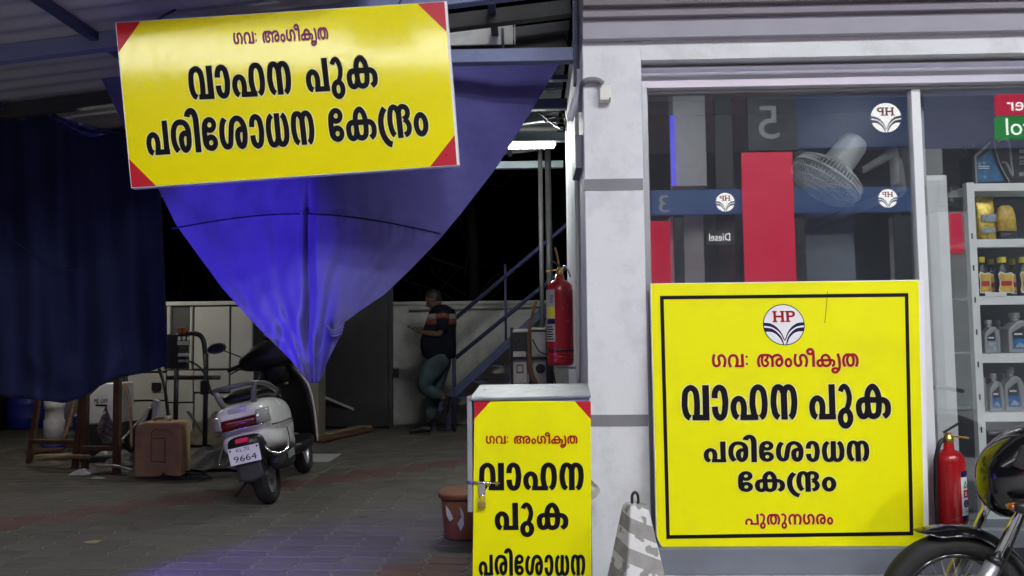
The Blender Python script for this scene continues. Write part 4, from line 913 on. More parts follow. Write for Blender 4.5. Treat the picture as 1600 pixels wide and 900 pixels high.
# ================================================================== SCOOTER (local: x forward, y left, z up, origin at the rear tyre's contact)
def scooter():
    g = atz(424, 786, 0); g.z = .006
    t = thing('parked_scooter', g, 'white scooter seen from behind leaning on its side stand under the blue cloth', 'scooter', rot=(R(-12), 0, R(90 + 5.5)))
    def bd(mb, name, m, par=t, **k): return mb.build(name, M[m], par, local=True, **k)
    def wheel(x, par, name):
        w = bpy.data.objects.new(name, None); COL.objects.link(w); w.parent = par
        prof = [(.150, -.036), (.172, -.047), (.198, -.050), (.211, -.036), (.216, 0), (.211, .036), (.198, .050), (.172, .047), (.150, .036)]
        bd(MB().lathe(prof, (x, 0, .216), 'Y', 40, True), 'tyre', 'rubber', w, smooth=True)
        bd(MB().lathe([(.152, -.034), (.140, -.030), (.135, 0), (.140, .030), (.152, .034), (.156, 0)], (x, 0, .216), 'Y', 36, True), 'rim', 'silver', w, smooth=True)
        s = MB()
        for k in range(5):
            a = 2 * math.pi * k / 5; d = Vector((math.cos(a), 0, math.sin(a))); s.bar(Vector((x, 0, .216)) + d * .02, Vector((x, 0, .216)) + d * .142, .034, .02)
        s.lathe([(.0, -.045), (.045, -.045), (.05, 0), (.045, .045), (0, .045)], (x, 0, .216), 'Y', 20); bd(s, 'hub', 'silver', w)
        tr = MB()
        for k in range(44):
            a = 2 * math.pi * k / 44
            for sg in (-1, 1):
                c = Vector((x + .2145 * math.cos(a), sg * .017, .216 + .2145 * math.sin(a))); tr.cbox(c, (.007, .022, .005), Matrix.Rotation(-a + math.pi / 2, 3, 'Y') @ Matrix.Rotation(sg * .5, 3, 'Z'))
        tag(bd(tr, 'tread_blocks', 'rubber', w), kind='stuff'); return w
    wheel(0, t, 'rear_wheel'); wheel(1.24, t, 'front_wheel')
    # body shell
    S1 = [(-.375, 0, .650, .105, .052), (-.345, 0, .648, .148, .078), (-.28, 0, .638, .178, .105), (-.16, 0, .612, .194, .142), (0, 0, .588, .198, .165), (.18, 0, .56, .190, .175), (.36, 0, .54, .180, .175), (.52, 0, .51, .145, .165), (.60, 0, .49, .12, .15)]
    bd(MB().loft(S1, 40, 3.3), 'rear_body', 'white_paint', smooth=True, sub=1)
    S2 = [(-.335, 0, .50, .10, .045), (-.29, 0, .485, .165, .075), (-.15, 0, .455, .200, .085), (0, 0, .44, .208, .085), (.2, 0, .42, .198, .085), (.42, 0, .38, .16, .08), (.52, 0, .35, .13, .06)]
    bd(MB().loft(S2, 32, 3), 'side_skirt', 'white_paint', smooth=True, sub=1)
    for y in (-1, 1):
        bd(MB().tube([(-.27, y * .188, .555), (-.12, y * .213, .548), (.08, y * .219, .545), (.25, y * .207, .535), (.40, y * .178, .52)], .005, 6, 6), 'trim_line', 'black', smooth=True)
    bd(MB().loft([(-.24, 0, .775, .09, .022), (-.20, 0, .785, .140, .040), (-.05, 0, .790, .155, .048), (.12, 0, .775, .152, .045), (.28, 0, .765, .145, .042), (.48, 0, .755, .120, .040), (.58, 0, .735, .075, .025)], 28, 3), 'seat', 'black', smooth=True, sub=1)
    rail = [(.12, .165, .765), (-.02, .182, .790), (-.18, .176, .835), (-.31, .135, .858), (-.36, .07, .862), (-.37, 0, .862)]
    bd(MB().tube(rail + [(x, -y, z) for x, y, z in reversed(rail[:-1])], .017, 12, 6, flat=.75), 'grab_rail', 'rail_grey', smooth=True)
    for y in (-1, 1): bd(MB().tube([(-.31, y * .135, .855), (-.315, y * .115, .79), (-.29, y * .10, .735)], [.017, .022], 8, 5), 'rail_bracket', 'rail_grey', smooth=True)
    # tail lamp, indicators, badge
    def arcpanel(y0, y1, z0, z1, off=.0, n=14, th=.012):
        mb = MB(); rows = []
        for i in range(n + 1):
            y = y0 + (y1 - y0) * i / n; x = -.379 + 55 * abs(y) ** 3.84 - off
            rows.append([Vector((x + .012, y, z0)), Vector((x, y, z0 + .006)), Vector((x - .004, y, (z0 + z1) / 2)), Vector((x + .004, y, z1 - .006)), Vector((x + .020, y, z1))])
        return mb.grid(rows)
    bd(arcpanel(-.115, .115, .585, .648, .012), 'tail_lamp', 'taillight', smooth=True, solid=.01)
    for y in (-1, 1): bd(arcpanel(y * .118, y * .188, .588, .676, .012, 8), 'indicator', 'clear_lens', smooth=True, solid=.01)
    bd(arcpanel(-.15, .15, .573, .582, .016), 'chrome_strip', 'chrome', smooth=True, solid=.006)
    bd(MB().cbox((-.368, .0, .700), (.012, .12, .032)), 'badge', 'clear_lens', bev=.004)
    # rear mudguard, plate, reflector
    bd(MB().loft([(-.375, 0, .47, .10, .055), (-.30, 0, .44, .13, .09), (-.2, 0, .40, .11, .09)], 20, 3.5), 'plate_holder', 'black', smooth=True)
    bd(MB().cbox((-.392, 0, .500), (.018, .085, .032)), 'rear_reflector', 'reflector', bev=.004)
    pl = bd(MB().cbox((-.392, 0, .405), (.006, .205, .112)), 'number_plate', 'whitevinyl', bev=.008)
    U, V, N = Vector((0, -1, 0)), Vector((0, 0, 1)), Vector((-1, 0, 0))
    for s_, a, z, w, h in (('KL.70', .048, .430, .085, .024), ('9664', .074, .365, .150, .040)):
        q = text(s_, Vector((-.3955, a, z)), U, V, N, w, h, M['ink'], None, .001); q.parent = pl
    for y in (-1, 1): q = MB().lathe([(.007, 0), (.006, .003), (0, .003)], (-.395, y * .088, .446), Vector((-1, 0, 0)), 10).build('bolt', M['black'], None); q.parent = pl
    rows = [[(-.36 + .03 * k / 6, .080 + .006 * k / 6 - (.160 + .012 * k / 6) * i / 6, .35 - .14 * k / 6 + (.035 * abs(i / 3 - 1) ** 2 if k == 6 else 0)) for i in range(7)] for k in range(7)]
    bd(MB().grid(rows), 'mud_flap', 'flap', solid=.004, smooth=True)
    # engine, exhaust on the right, stand on the left
    bd(MB().loft([(-.08, .06, .25, .06, .09), (.1, .06, .27, .09, .11), (.35, .03, .30, .10, .11), (.5, 0, .3, .08, .08)], 18, 2.6), 'engine_case', 'black', smooth=True)
    bd(MB().lathe([(0, 0), (.035, .005), (.055, .03), (.060, .10), (.060, .38), (.045, .44), (.02, .50)], (-.24, -.155, .30), Vector((1, .05, -.10)), 22), 'silencer', 'rubber', smooth=True)
    bd(MB().lathe([(.0, 0), (.016, 0), (.016, .02)], (-.255, -.155, .302), Vector((1, .05, -.10)), 12), 'exhaust_tip', 'black')
    bd(MB().cbox((-.05, -.218, .315), (.20, .006, .05)), 'heat_shield', 'cable', bev=.002)
    for y in (-1, 1):
        bd(MB().tube([(-.02, y * .212, .50), (-.10, y * .235, .44), (-.20, y * .235, .37), (-.28, y * .185, .355), (-.31, y * .13, .40), (-.30, y * .11, .47)], .008, 8, 7), 'guard_bar', 'chrome', smooth=True)
    bd(MB().tube([(.38, .13, .24), (.30, .26, .12), (.26, .33, .055)], .010, 8, 4), 'side_stand', 'black', smooth=True)
    # floor, leg shield, front
    bd(MB().loft([(.50, 0, .29, .13, .045), (.6, 0, .275, .185, .045), (.85, 0, .275, .195, .045), (.93, 0, .30, .19, .06)], 20, 4), 'floorboard', 'black', smooth=True)
    def shield(off, sc, n=12):
        rows = []
        for i in range(15):
            z = .26 + .68 * i / 14; w = (.20 + .035 * math.sin(math.pi * (z - .26) / .75)) * sc * (1 if z < .72 else 1 - .45 * ((z - .72) / .22) ** 1.6); x = .93 + .13 * (1 - (z - .26) / .68) ** 1.3 * .5 + .03
            rows.append([(x + off - .05 * (abs(k / n * 2 - 1)) ** 2.2 + .045, w * (k / n * 2 - 1), z) for k in range(n + 1)])
        return rows
    rs = shield(0, 1)
    bd(MB().grid(rs), 'leg_shield', 'white_paint', smooth=True, solid=.012); bd(MB().grid(shield(-.014, .95)), 'inner_panel', 'black', smooth=True, solid=.012)
    for y, k in ((1, 0), (-1, -1)): bd(MB().tube([Vector(r_[k]) for r_ in rs], .006, 8), 'edge_trim', 'chrome' if y < 0 else 'white_paint', smooth=True)
    bd(MB().loft([(1.045, 0, .66, .12, .18), (1.10, 0, .66, .13, .18), (1.15, 0, .62, .09, .14)], 20, 2.6), 'front_apron', 'white_paint', smooth=True)
    rows = [[(1.24 + (.255) * math.cos(a), y * (.065), .216 + .255 * math.sin(a) - .02 * abs(y) ** 2) for y in (-1, -.7, -.3, 0, .3, .7, 1)] for a in [R(15 + 165 * k / 16) for k in range(17)]]
    bd(MB().grid(rows), 'front_mudguard', 'white_paint', smooth=True, solid=.006)
    bd(MB().tube([(1.24, .06, .216), (1.12, .06, .60)], .018, 8).tube([(1.24, -.06, .216), (1.12, -.06, .60)], .018, 8), 'fork', 'silver', smooth=True)
    for nm, mb in (('key_lock', MB().lathe([(.022, 0), (.020, .012), (0, .012)], (.945, -.06, .80), Vector((-1, 0, 0)), 14)), ('hook', MB().tube([(.94, 0, .70), (.90, 0, .69), (.895, 0, .72)], .006, 6, 4))): bd(mb, nm, 'chrome', smooth=True)
    # steering head and covers
    cv = [(-.30, .965, 1.020, .030, .034), (-.25, .955, 1.035, .066, .074), (-.15, .935, 1.05, .110, .112), (0, .94, 1.06, .135, .132), (.15, .935, 1.05, .110, .112), (.25, .955, 1.035, .066, .074), (.30, .965, 1.02, .030, .034)]
    bd(MB().loft(cv, 22, 2.3, 'y'), 'handlebar_cover', 'black', smooth=True, sub=1)
    bd(MB().loft([(.80, .97, 0, .07, .10), (.90, .96, 0, .075, .10), (.98, .95, 0, .08, .11)], 18, 2.4, 'z'), 'steering_neck', 'black', smooth=True)
    for y in (-1, 1):
        bd(MB().tube([(.955, y * .27, 1.02), (.925, y * .39, 1.00)], .018, 12), 'grip', 'rubber', smooth=True)
        bd(MB().tube([(.985, y * .26, 1.015), (1.01, y * .29, 1.0), (.985, y * .40, .965)], .006, 8, 4), 'brake_lever', 'black', smooth=True)
        bd(MB().tube([(.965, y * .24, 1.07), (.975, y * .33, 1.13), (.965, y * .42, 1.19)], .006, 8, 5), 'mirror_stem', 'black', smooth=True)
        mr = bd(MB().loft([(.955, y * .45, 1.205, .075, .040), (.965, y * .45, 1.205, .082, .045), (.995, y * .45, 1.205, .05, .028)], 24, 2.1), 'mirror', 'black', smooth=True)
        q = MB().loft([(.9535, y * .45, 1.205, .068, .035), (.9545, y * .45, 1.205, .070, .036)], 24, 2.1).build('mirror_glass', M['chrome'], None); q.parent = mr
    return t
scooter()

# ================================================================== MOTORCYCLE (front end in view at the lower right; local x forward)
def motorcycle():
    Y = 3.17; c = at(1483, 946, Y); Rw = .293
    t = thing('motorcycle', (c.x, Y, c.z - Rw), 'black motorcycle parked at lower right showing front wheel, mudguard and fork', 'motorcycle', rot=(R(-4), 0, R(183)))
    def bd(mb, name, m, par=t, **k): return mb.build(name, M[m], par, local=True, **k)
    def wheel(x, name):
        w = bpy.data.objects.new(name, None); COL.objects.link(w); w.parent = t
        bd(MB().lathe([(.218, -.026), (.245, -.040), (.272, -.040), (.288, -.025), (Rw, 0), (.288, .025), (.272, .040), (.245, .040), (.218, .026)], (x, 0, Rw), 'Y', 64, True), 'tyre', 'rubber', w, smooth=True)
        bd(MB().lathe([(.222, -.030), (.206, -.026), (.200, -.010), (.203, 0), (.200, .010), (.206, .026), (.222, .030), (.215, 0)], (x, 0, Rw), 'Y', 56, True), 'rim', 'chrome' if False else 'gloss_black', w, smooth=True)
        bd(MB().lathe([(.015, -.06), (.055, -.045), (.055, -.038), (.03, -.03), (.03, .03), (.055, .038), (.055, .045), (.015, .06)], (x, 0, Rw), 'Y', 24), 'hub', 'silver', w, smooth=True)
        for k in range(28):
            a = 2 * math.pi * k / 28; b = a + (.32 if k % 2 else -.32); sd = .04 * (1 if (k // 2) % 2 else -1)
            s = MB().tube([(x + .052 * math.cos(b), sd, Rw + .052 * math.sin(b)), (x + .203 * math.cos(a), 0, Rw + .203 * math.sin(a))], .0022, 5); bd(s, 'spoke', 'silver', w)
        if name == 'front_wheel':
            bd(MB().lathe([(.07, .052), (.125, .052), (.125, .056), (.07, .056)], (x, 0, Rw), 'Y', 40, True), 'brake_disc', 'silver', w, smooth=True)
    wheel(0, 'front_wheel'); wheel(-1.27, 'rear_wheel')
    # front mudguard with a pointed lip
    rows = []
    for k in range(25):
        a = R(112 - 0 - k * 0); a = R(30 + 128 * (24 - k) / 24 - 0)
    angs = [R(64 + 118 * k / 26) for k in range(27)]        # measured from forward over the top to the rear
    for i, a in enumerate(angs):
        rr = .318 + (.010 if i > 3 else .010 + .012 * (3 - i) / 3); w = .062 * min(1, .25 + i * .28)
        rows.append([(rr * math.cos(a), w * y, Rw + rr * math.sin(a) - .030 * abs(y) ** 2.2 * min(1, i / 3)) for y in (-1, -.85, -.6, -.3, 0, .3, .6, .85, 1)])
    bd(MB().grid(rows), 'front_mudguard', 'gloss_black', smooth=True, solid=.006, sub=1)
    for y in (-1, 1):
        bd(MB().tube([(0, y * .085, Rw), (-.115, y * .085, Rw + .215)], .027, 14), 'fork_slider', 'silver', smooth=True)
        bd(MB().tube([(-.11, y * .085, Rw + .205), (-.36, y * .085, Rw + .68)], .0165, 14), 'fork_tube', 'chrome', smooth=True)
        bd(MB().lathe([(.020, 0), (.030, .004), (.030, .022), (.022, .03)], (-.108, y * .085, Rw + .20), Vector((-.25, 0, .475)), 16), 'fork_seal', 'black', smooth=True)
        ix, iy = (-.195, .165) if y > 0 else (-.30, -.10); iz = Rw + .445
        bd(MB().tube([(ix - .03, iy * .6, iz - .03), (ix - .02, iy, iz)], .008, 8), 'indicator_stem', 'black', smooth=True)
        ind = bd(MB().loft([(ix - .08, iy, iz, .022, .012), (ix - .05, iy, iz, .036, .026), (ix + .04, iy, iz, .036, .026), (ix + .07, iy, iz, .022, .014)], 18, 2.5), 'indicator', 'black', smooth=True)
        q = MB().loft([(ix + .062, iy, iz, .024, .018), (ix + .082, iy, iz, .014, .010)], 14, 2.4).build('indicator_lens', M['amber'], None, smooth=True); q.parent = ind
        q = MB().cbox((ix - .015, iy + .037, iz + .004), (.085, .005, .014)).build('indicator_reflector', M['reflector'], None, bev=.002); q.parent = ind
    # headlamp cowl
    bd(MB().loft([(-.115, 0, Rw + .50, .02, .04), (-.13, 0, Rw + .50, .07, .09), (-.18, 0, Rw + .50, .11, .15), (-.26, 0, Rw + .53, .125, .175), (-.36, 0, Rw + .57, .11, .165), (-.44, 0, Rw + .60, .06, .10)], 28, 2.4), 'headlamp_cowl', 'gloss_black', smooth=True, sub=1)
    bd(MB().cbox((-.235, .132, Rw + .60), (.14, .012, .09), Matrix.Rotation(R(-25), 3, 'Y')), 'cowl_side_panel', 'black', bev=.006)
    bd(MB().bar((-.25, -.11, Rw + .43), (-.25, .11, Rw + .43), .05, .035), 'lower_yoke', 'black', bev=.005)
    bd(MB().tube([(-.10, .10, Rw + .12), (-.17, .115, Rw + .30), (-.25, .12, Rw + .52)], .005, 6, 5), 'brake_hose', 'black', smooth=True)
    bd(MB().tube([(-.56, -.36, Rw + .76), (-.50, -.18, Rw + .78), (-.44, 0, Rw + .72), (-.50, .18, Rw + .78), (-.56, .36, Rw + .76)], .011, 10, 6), 'handlebar', 'black', smooth=True)
    bd(MB().loft([(-.46, 0, Rw + .50, .07, .10), (-.55, 0, Rw + .53, .13, .13), (-.70, 0, Rw + .52, .135, .12), (-.85, 0, Rw + .47, .09, .09)], 24, 2.6), 'fuel_tank', 'gloss_black', smooth=True, sub=1)
    bd(MB().loft([(-.82, 0, Rw + .50, .10, .04), (-1.0, 0, Rw + .50, .13, .05), (-1.35, 0, Rw + .53, .12, .05), (-1.5, 0, Rw + .55, .08, .03)], 20, 3), 'seat', 'black', smooth=True)
    bd(MB().loft([(-.42, 0, Rw + .10, .06, .08), (-.5, 0, Rw + .14, .11, .16), (-.75, 0, Rw + .12, .13, .16), (-.9, 0, Rw + .08, .10, .10)], 18, 3), 'engine', 'black', smooth=True)
    bd(MB().tube([(-.34, 0, Rw + .62), (-.45, 0, Rw + .2), (-.7, 0, Rw - .06), (-.95, 0, Rw)], .02, 10, 5).tube([(-.36, 0, Rw + .6), (-.9, 0, Rw + .42), (-1.45, 0, Rw + .48)], .02, 10, 5).tube([(-.9, .1, Rw), (-1.27, .1, Rw)], .018, 8).tube([(-.9, -.1, Rw), (-1.27, -.1, Rw)], .018, 8), 'frame', 'black', smooth=True)
    rows = [[(-1.27 + .33 * math.cos(a), .07 * y, Rw + .33 * math.sin(a)) for y in (-1, -.5, 0, .5, 1)] for a in [R(30 + 110 * k / 12) for k in range(13)]]
    bd(MB().grid(rows), 'rear_mudguard', 'gloss_black', smooth=True, solid=.005)
    bd(MB().tube([(-.8, .06, Rw - .12), (-.72, .2, Rw - .26), (-.69, .24, -.005)], .010, 8, 4), 'side_stand', 'black', smooth=True)
    return t
motorcycle()

# ================================================================== FIRE EXTINGUISHERS
def extinguisher(t, c, r, h, lab, ang):
    """c: centre of the base; ang: direction the label faces (radians, 0 = +X)"""
    prof = [(0, 0), (r * .80, 0), (r * .96, .008), (r, .03), (r, h * .86), (r * .93, h * .93), (r * .70, h * .975), (r * .36, h), (r * .33, h + .03), (0, h + .03)]
    MB().lathe(prof, c, 'Z', 36).build('cylinder', M['red_paint'], t, smooth=True)
    MB().lathe([(r * 1.005, .05), (r * 1.012, .055), (r * 1.005, .06)], c, 'Z', 36).build('weld_seam', M['red_paint'], t, smooth=True)
    top = c + Vector((0, 0, h + .03)); d = Vector((math.cos(ang), math.sin(ang), 0))
    MB().lathe([(.018, 0), (.022, .004), (.022, .024), (.014, .032), (.014, .045), (0, .046)], top, 'Z', 16).build('valve', M['brass'], t, smooth=True)
    MB().bar(top + d * -.02 + Vector((0, 0, .035)), top + d * .085 + Vector((0, 0, .022)), .018, .008).build('lower_handle', M['brass'], t, bev=.002)
    MB().bar(top + d * -.02 + Vector((0, 0, .045)), top + d * .055 + Vector((0, 0, .095)), .020, .008).build('squeeze_lever', M['black'], t, bev=.002)
    return top, d
def patch(t, c, r, z0, z1, a0, a1, m, name='label', n=12, d=.0012):
    rows = [[c + Vector(((r + d) * math.cos(a0 + (a1 - a0) * i / n), (r + d) * math.sin(a0 + (a1 - a0) * i / n), z)) for i in range(n + 1)] for z in (z0, z1)]
    return MB().grid(rows).build(name, M[m], t, smooth=True)
# hanging on the side wall
Yh = 4.75; c = at(876, 571, Yh); r = (at(897, 500, Yh).x - at(855, 500, Yh).x) / 2; h = at(876, 437, Yh).z - c.z
e1 = thing('fire_extinguisher', c, 'red fire extinguisher hanging on the side wall of the shed above the yellow locker', 'extinguisher')
extinguisher(e1, c, r, h, None, R(180))
for z0, z1, m in ((.10, .92, 'whitevinyl'),): patch(e1, c, r, h * .28, h * .88, R(170), R(247), 'meter_cream')
patch(e1, c, r, h * .55, h * .68, R(205), R(245), 'capyellow', d=.0018, name='yellow_label'); patch(e1, c, r, h * .72, h * .82, R(222), R(240), 'cable', d=.0018, name='grey_label'); patch(e1, c, r, h * .48, h * .54, R(200), R(247), 'navyink', d=.0018, name='blue_label')
for k in range(6): patch(e1, c, r, h * (.30 + .028 * k), h * (.315 + .028 * k), R(190 + 3 * (k % 3)), R(240 - 5 * (k % 2)), 'ink', d=.0018, name='print_line')
patch(e1, c, r, h * .165, h * .182, R(150), R(350), 'black', d=.004, name='strap')
MB().box((c.x - .03, Yh - .03, c.z - .022), (XL + .012, Yh + .03, c.z - .008)).box((c.x - .03, Yh - .03, c.z - .008), (c.x - .022, Yh + .03, c.z + .02)).build('wall_bracket', M['meter_cream'], e1)
tp = c + Vector((0, 0, h)); MB().tube([tp + Vector((.01, 0, .05)), tp + Vector((.03, -.01, .085)), tp + Vector((.055, 0, .06)), tp + Vector((.07, 0, .015))], .006, 8, 5).build('hanging_hook', M['chrome'], e1, smooth=True)
MB().tube([tp + Vector((0, 0, .06)), tp + Vector((-.01, 0, .14)), tp + Vector((-.025, 0, .20))], .006, 6, 4).build('pull_tie', M['brass'], e1, smooth=True)
# standing inside the shop
Yi = 3.60; c = at(1489, 846, Yi); c.z = at(1200, 857, 3.44).z + .001; r = (at(1511, 760, Yi).x - at(1466, 760, Yi).x) / 2; h = at(1487, 702, Yi).z - c.z
e2 = thing('fire_extinguisher', c, 'red fire extinguisher with A B C label on the ledge right of the large board', 'extinguisher')
top, d = extinguisher(e2, c, r, h, None, R(-15))
MB().tube([top + Vector((-.01, 0, .02)), top + Vector((-.05, -.02, .0)), c + Vector((-r - .006, -.02, h * .85)), c + Vector((-r - .012, -.02, h * .4)), c + Vector((-r - .010, -.02, .02))], .009, 10, 6).build('hose', M['black'], e2, smooth=True)
a0, a1 = R(-78), R(-14)
patch(e2, c, r, h * .23, h * .77, a0, a1, 'whitevinyl'); patch(e2, c, r, h * .71, h * .775, a0, a1, 'navyink', d=.002, name='label_head'); patch(e2, c, r, h * .225, h * .285, a0, a1, 'navyink', d=.002, name='label_foot')
for z0, z1 in ((.13, .19), (.055, .11)): patch(e2, c, r, h * z0, h * z1, a0 + .1, a1, 'whitevinyl', name='small_label')
def ctext(s, t, c, r, a, z, w, hh, m, d=.003):
    q = Vector((math.cos(a), math.sin(a), 0)); U = Vector((-math.sin(a), math.cos(a), 0)); return text(s, c + q * (r + .001) + Vector((0, 0, z)), U, ZU, q, w, hh, M[m], t, d)
am = R(-60)
for s_, z, mm in (('A', .60, 'lit'), ('B', .495, 'redink'), ('C', .385, 'navyink')):
    q = Vector((math.cos(am), math.sin(am), 0)); U = Vector((-math.sin(am), math.cos(am), 0)); cc = c + q * (r + .0035) + U * .002 + Vector((0, 0, h * (z + .03)))
    hs_ = .0175
    if s_ == 'A':
        M['safetygreen'] = mat('safety_green', (.03, .22, .09), .4)
        MB().poly([cc - U * hs_ - ZU * hs_, cc + U * hs_ - ZU * hs_, cc + ZU * hs_ * 1.1]).build('class_mark', M['safetygreen'], e2, fix=False)
    elif s_ == 'B': MB().poly([cc + U * a * hs_ * .9 + ZU * b * hs_ for a, b in ((-1, -1), (1, -1), (1, 1), (-1, 1))]).build('class_mark', M['redink'], e2, fix=False)
    else: MB().poly([cc + U * math.cos(k * .3142) * hs_ + ZU * math.sin(k * .3142) * hs_ for k in range(20)]).build('class_mark', M['navyink'], e2, fix=False)
    text(s_, cc - U * .006 - ZU * (.011 if s_ == 'A' else .009), U, ZU, q, .012, .014 if s_ == 'A' else .018, M['whitevinyl'], e2, .001)
ctext('FIRE', e2, c, r, R(-62), h * .30, .052, h * .055, 'ink', .004)
for k in range(5): ctext('IIIIIIIIII' if False else '-----', e2, c, r, R(-25), h * (.33 + .075 * k), .014, h * .008, 'cable', .003) if False else None

# ================================================================== SHOP INTERIOR
YK = 4.12
rk = thing('display_rack', at(1522, 600, YK), 'pale steel display rack with five shelves inside the shop', 'rack')
rk.location.z = .13
p0, p1 = at(1515.5, 400, YK).x, at(1527.5, 400, YK).x
MB().box((p0, YK, .131), (p1, YK + .04, at(1520, 285, YK).z)).build('upright', M['rack'], rk, bev=.002); MB().box((p0, YK + .36, .131), (p1, YK + .40, at(1520, 285, YK).z)).build('upright', M['rack'], rk, bev=.002)
for k in range(9): z = .3 + k * .17; MB().box((p0 + .012, YK - .001, z), (p0 + .020, YK, z + .03)).build('slot', M['black'], rk)
SZ = []
for y0, y1 in ((286, 298), (373.5, 386), (462.5, 476), (552.5, 567), (645, 659)):
    zt, zb = at(1560, y0, YK).z, at(1560, y1, YK).z; SZ.append(zt)
    MB().box((p1 + .001, YK + .004, zb), (XR - .1, YK + .012, zt)).box((p1 + .001, YK + .012, zt - .006), (XR - .1, YK + .40, zt - .001)).build('shelf', M['rack'], rk, bev=.001)
MB().box((p0, YK + .405, .14), (XR - .1, YK + .415, SZ[0] - .02)).build('back_panel', M['rack_back'], rk)
zt = at(1560, 745, YK).z; MB().box((p1 + .001, YK + .004, .14), (XR - .1, YK + .02, zt)).build('kick_panel', M['rack'], rk)
MB().cbox(at(1556, 460, YK - .001), (.11, .003, .022)).build('price_strip', M['whitevinyl'], rk)
def bottle(px0, px1, ytop, zb, Y, kind, label, group, lab='lab_blue2', cap=None):
    a, b = at(px0, ytop, Y), at(px1, ytop, Y); w = b.x - a.x; cx = (a.x + b.x) / 2; H = a.z - zb; d = min(.10, w * .62)
    t = thing('oil_bottle', (cx, Y + d / 2, zb), label, 'bottle', group)
    def X(u): return cx + (u - .5) * w
    def Z(v): return zb + .001 + v * H
    if kind == 'silver':
        out = [(.03, 0), (.97, 0), (1, .03), (1, .52), (.93, .66), (.80, .76), (.62, .80), (.38, .76), (.08, .62), (0, .55), (0, .03)]
        MB().prism([(X(u), Y, Z(v)) for u, v in out], (0, d, 0)).build('bottle_body', M['bottle_grey'], t, bev=.008)
        lb = [(.16, .10), (.74, .10), (.70, .30), (.66, .45), (.62, .66), (.16, .50)]
        MB().prism([(X(u), Y - .0005, Z(v)) for u, v in lb], (0, -.0015, 0)).build('bottle_label', M[lab], t)
        dk = [(.16, .36), (.67, .36), (.62, .66), (.16, .50)]
        MB().prism([(X(u), Y - .0022, Z(v)) for u, v in dk], (0, -.0006, 0)).build('label_dark', M['meter_dark'], t)
        MB().prism([(X(u), Y - .0030, Z(v)) for u, v in ((.22, .44), (.56, .44), (.55, .48), (.22, .48))], (0, -.0005, 0)).build('label_print', M['whitevinyl'], t)
        MB().prism([(X(u), Y - .0022, Z(v)) for u, v in ((.24, .14), (.66, .14), (.60, .22), (.40, .26))], (0, -.0006, 0)).build('label_swirl', M['lab_silver'], t)
        rb = [(.80, .06), (.88, .06), (.80, .30), (.76, .5), (.72, .72), (.66, .70), (.70, .45), (.73, .3)]
        MB().prism([(X(u), Y - .0004, Z(v)) for u, v in rb], (0, -.004, 0)).build('bottle_rib', M['bottle_grey'], t, bev=.001)
        MB().lathe([(w * .15, 0), (w * .15, H * .08)], (X(.46), Y + d / 2, Z(.76)), 'Z', 18).build('bottle_neck', M['bottle_grey'], t, smooth=True)
        MB().lathe([(w * .20, 0), (w * .20, H * .12), (w * .17, H * .14), (0, H * .14)], (X(.46), Y + d / 2, Z(.85)), 'Z', 20).build('bottle_cap', M['bottle_grey'], t, bev=.001)
    else:
        MB().loft([(Z(0), cx, Y + d / 2, w * .42, d * .48), (Z(.03), cx, Y + d / 2, w * .47, d * .5), (Z(.30), cx, Y + d / 2, w * .44, d * .48), (Z(.55), cx, Y + d / 2, w * .48, d * .5), (Z(.66), cx, Y + d / 2, w * .38, d * .42), (Z(.78), cx, Y + d / 2, w * .20, d * .24), (Z(.84), cx, Y + d / 2, w * .18, d * .22)], 24, 3, 'z').build('bottle_body', M['bottle_black'], t, smooth=True)
        lb = [(.06, .08), (.94, .08), (1, .16), (.94, .30), (.94, .42), (1.0, .55), (.86, .60), (.5, .57), (.14, .62), (0, .55), (.08, .40), (.08, .28), (0, .16)]
        MB().prism([(X(u), Y - .006, Z(v)) for u, v in lb], (0, -.0015, 0)).build('label_border', M['whitevinyl'], t)
        MB().prism([(X(.5 + (u - .5) * .88), Y - .008, Z(.34 + (v - .34) * .88)) for u, v in lb], (0, -.001, 0)).build('bottle_label', M['lab_gold'], t)
        MB().prism([(X(u), Y - .0095, Z(v)) for u, v in ((.16, .26), (.84, .26), (.84, .38), (.16, .38))], (0, -.0006, 0)).build('label_text_band', M['redvinyl'], t)
        MB().lathe([(w * .27, 0), (w * .27, H * .14), (0, H * .14)], (cx, Y + d / 2, Z(.85)), 'Z', 18).build('bottle_cap', M['capyellow'], t, bev=.001)
    return t
BY = YK + .06
bottle(1537, 1562, 500, SZ[3], BY, 'silver', 'slim silver oil bottle left of the larger one on the fourth rack level', 'silver oil bottles on the rack', 'lab_silver')
bottle(1574, 1612, 488, SZ[3], BY, 'silver', 'large silver oil bottle with bright blue label on the fourth rack level', 'silver oil bottles on the rack')
bottle(1521, 1541, 572, SZ[4], BY + .02, 'silver', 'silver oil bottle half hidden behind the rack upright on the bottom level', 'silver oil bottles on the rack')
bottle(1545, 1568, 584, SZ[4], BY, 'silver', 'small silver oil bottle between two others on the bottom rack level', 'silver oil bottles on the rack')
bottle(1568, 1600, 574, SZ[4], BY, 'silver', 'tall silver oil bottle rightmost on the bottom rack level', 'silver oil bottles on the rack')
bottle(1527, 1545.5, 401, SZ[2], BY, 'black', 'black bottle with yellow cap beside the rack upright', 'black bottles with gold labels')
bottle(1557, 1581, 401, SZ[2], BY, 'black', 'black bottle with yellow cap and gold label in the middle of its shelf', 'black bottles with gold labels')
bottle(1591, 1614, 401, SZ[2], BY, 'black', 'black bottle with yellow cap cut by the right edge of the view', 'black bottles with gold labels')
for k, (x0, x1, yt, sh_) in enumerate(((1553, 1572, 500, 3), (1533, 1547, 590, 4), (1562, 1578, 584, 4))):
    bottle(x0, x1, yt, SZ[sh_], YK + .20, 'silver', ('silver bottle at the back between the two bottles of the fourth level', 'small silver bottle at the back left of the bottom level', 'silver bottle at the back in the gap of the bottom level')[k], 'silver oil bottles on the rack')
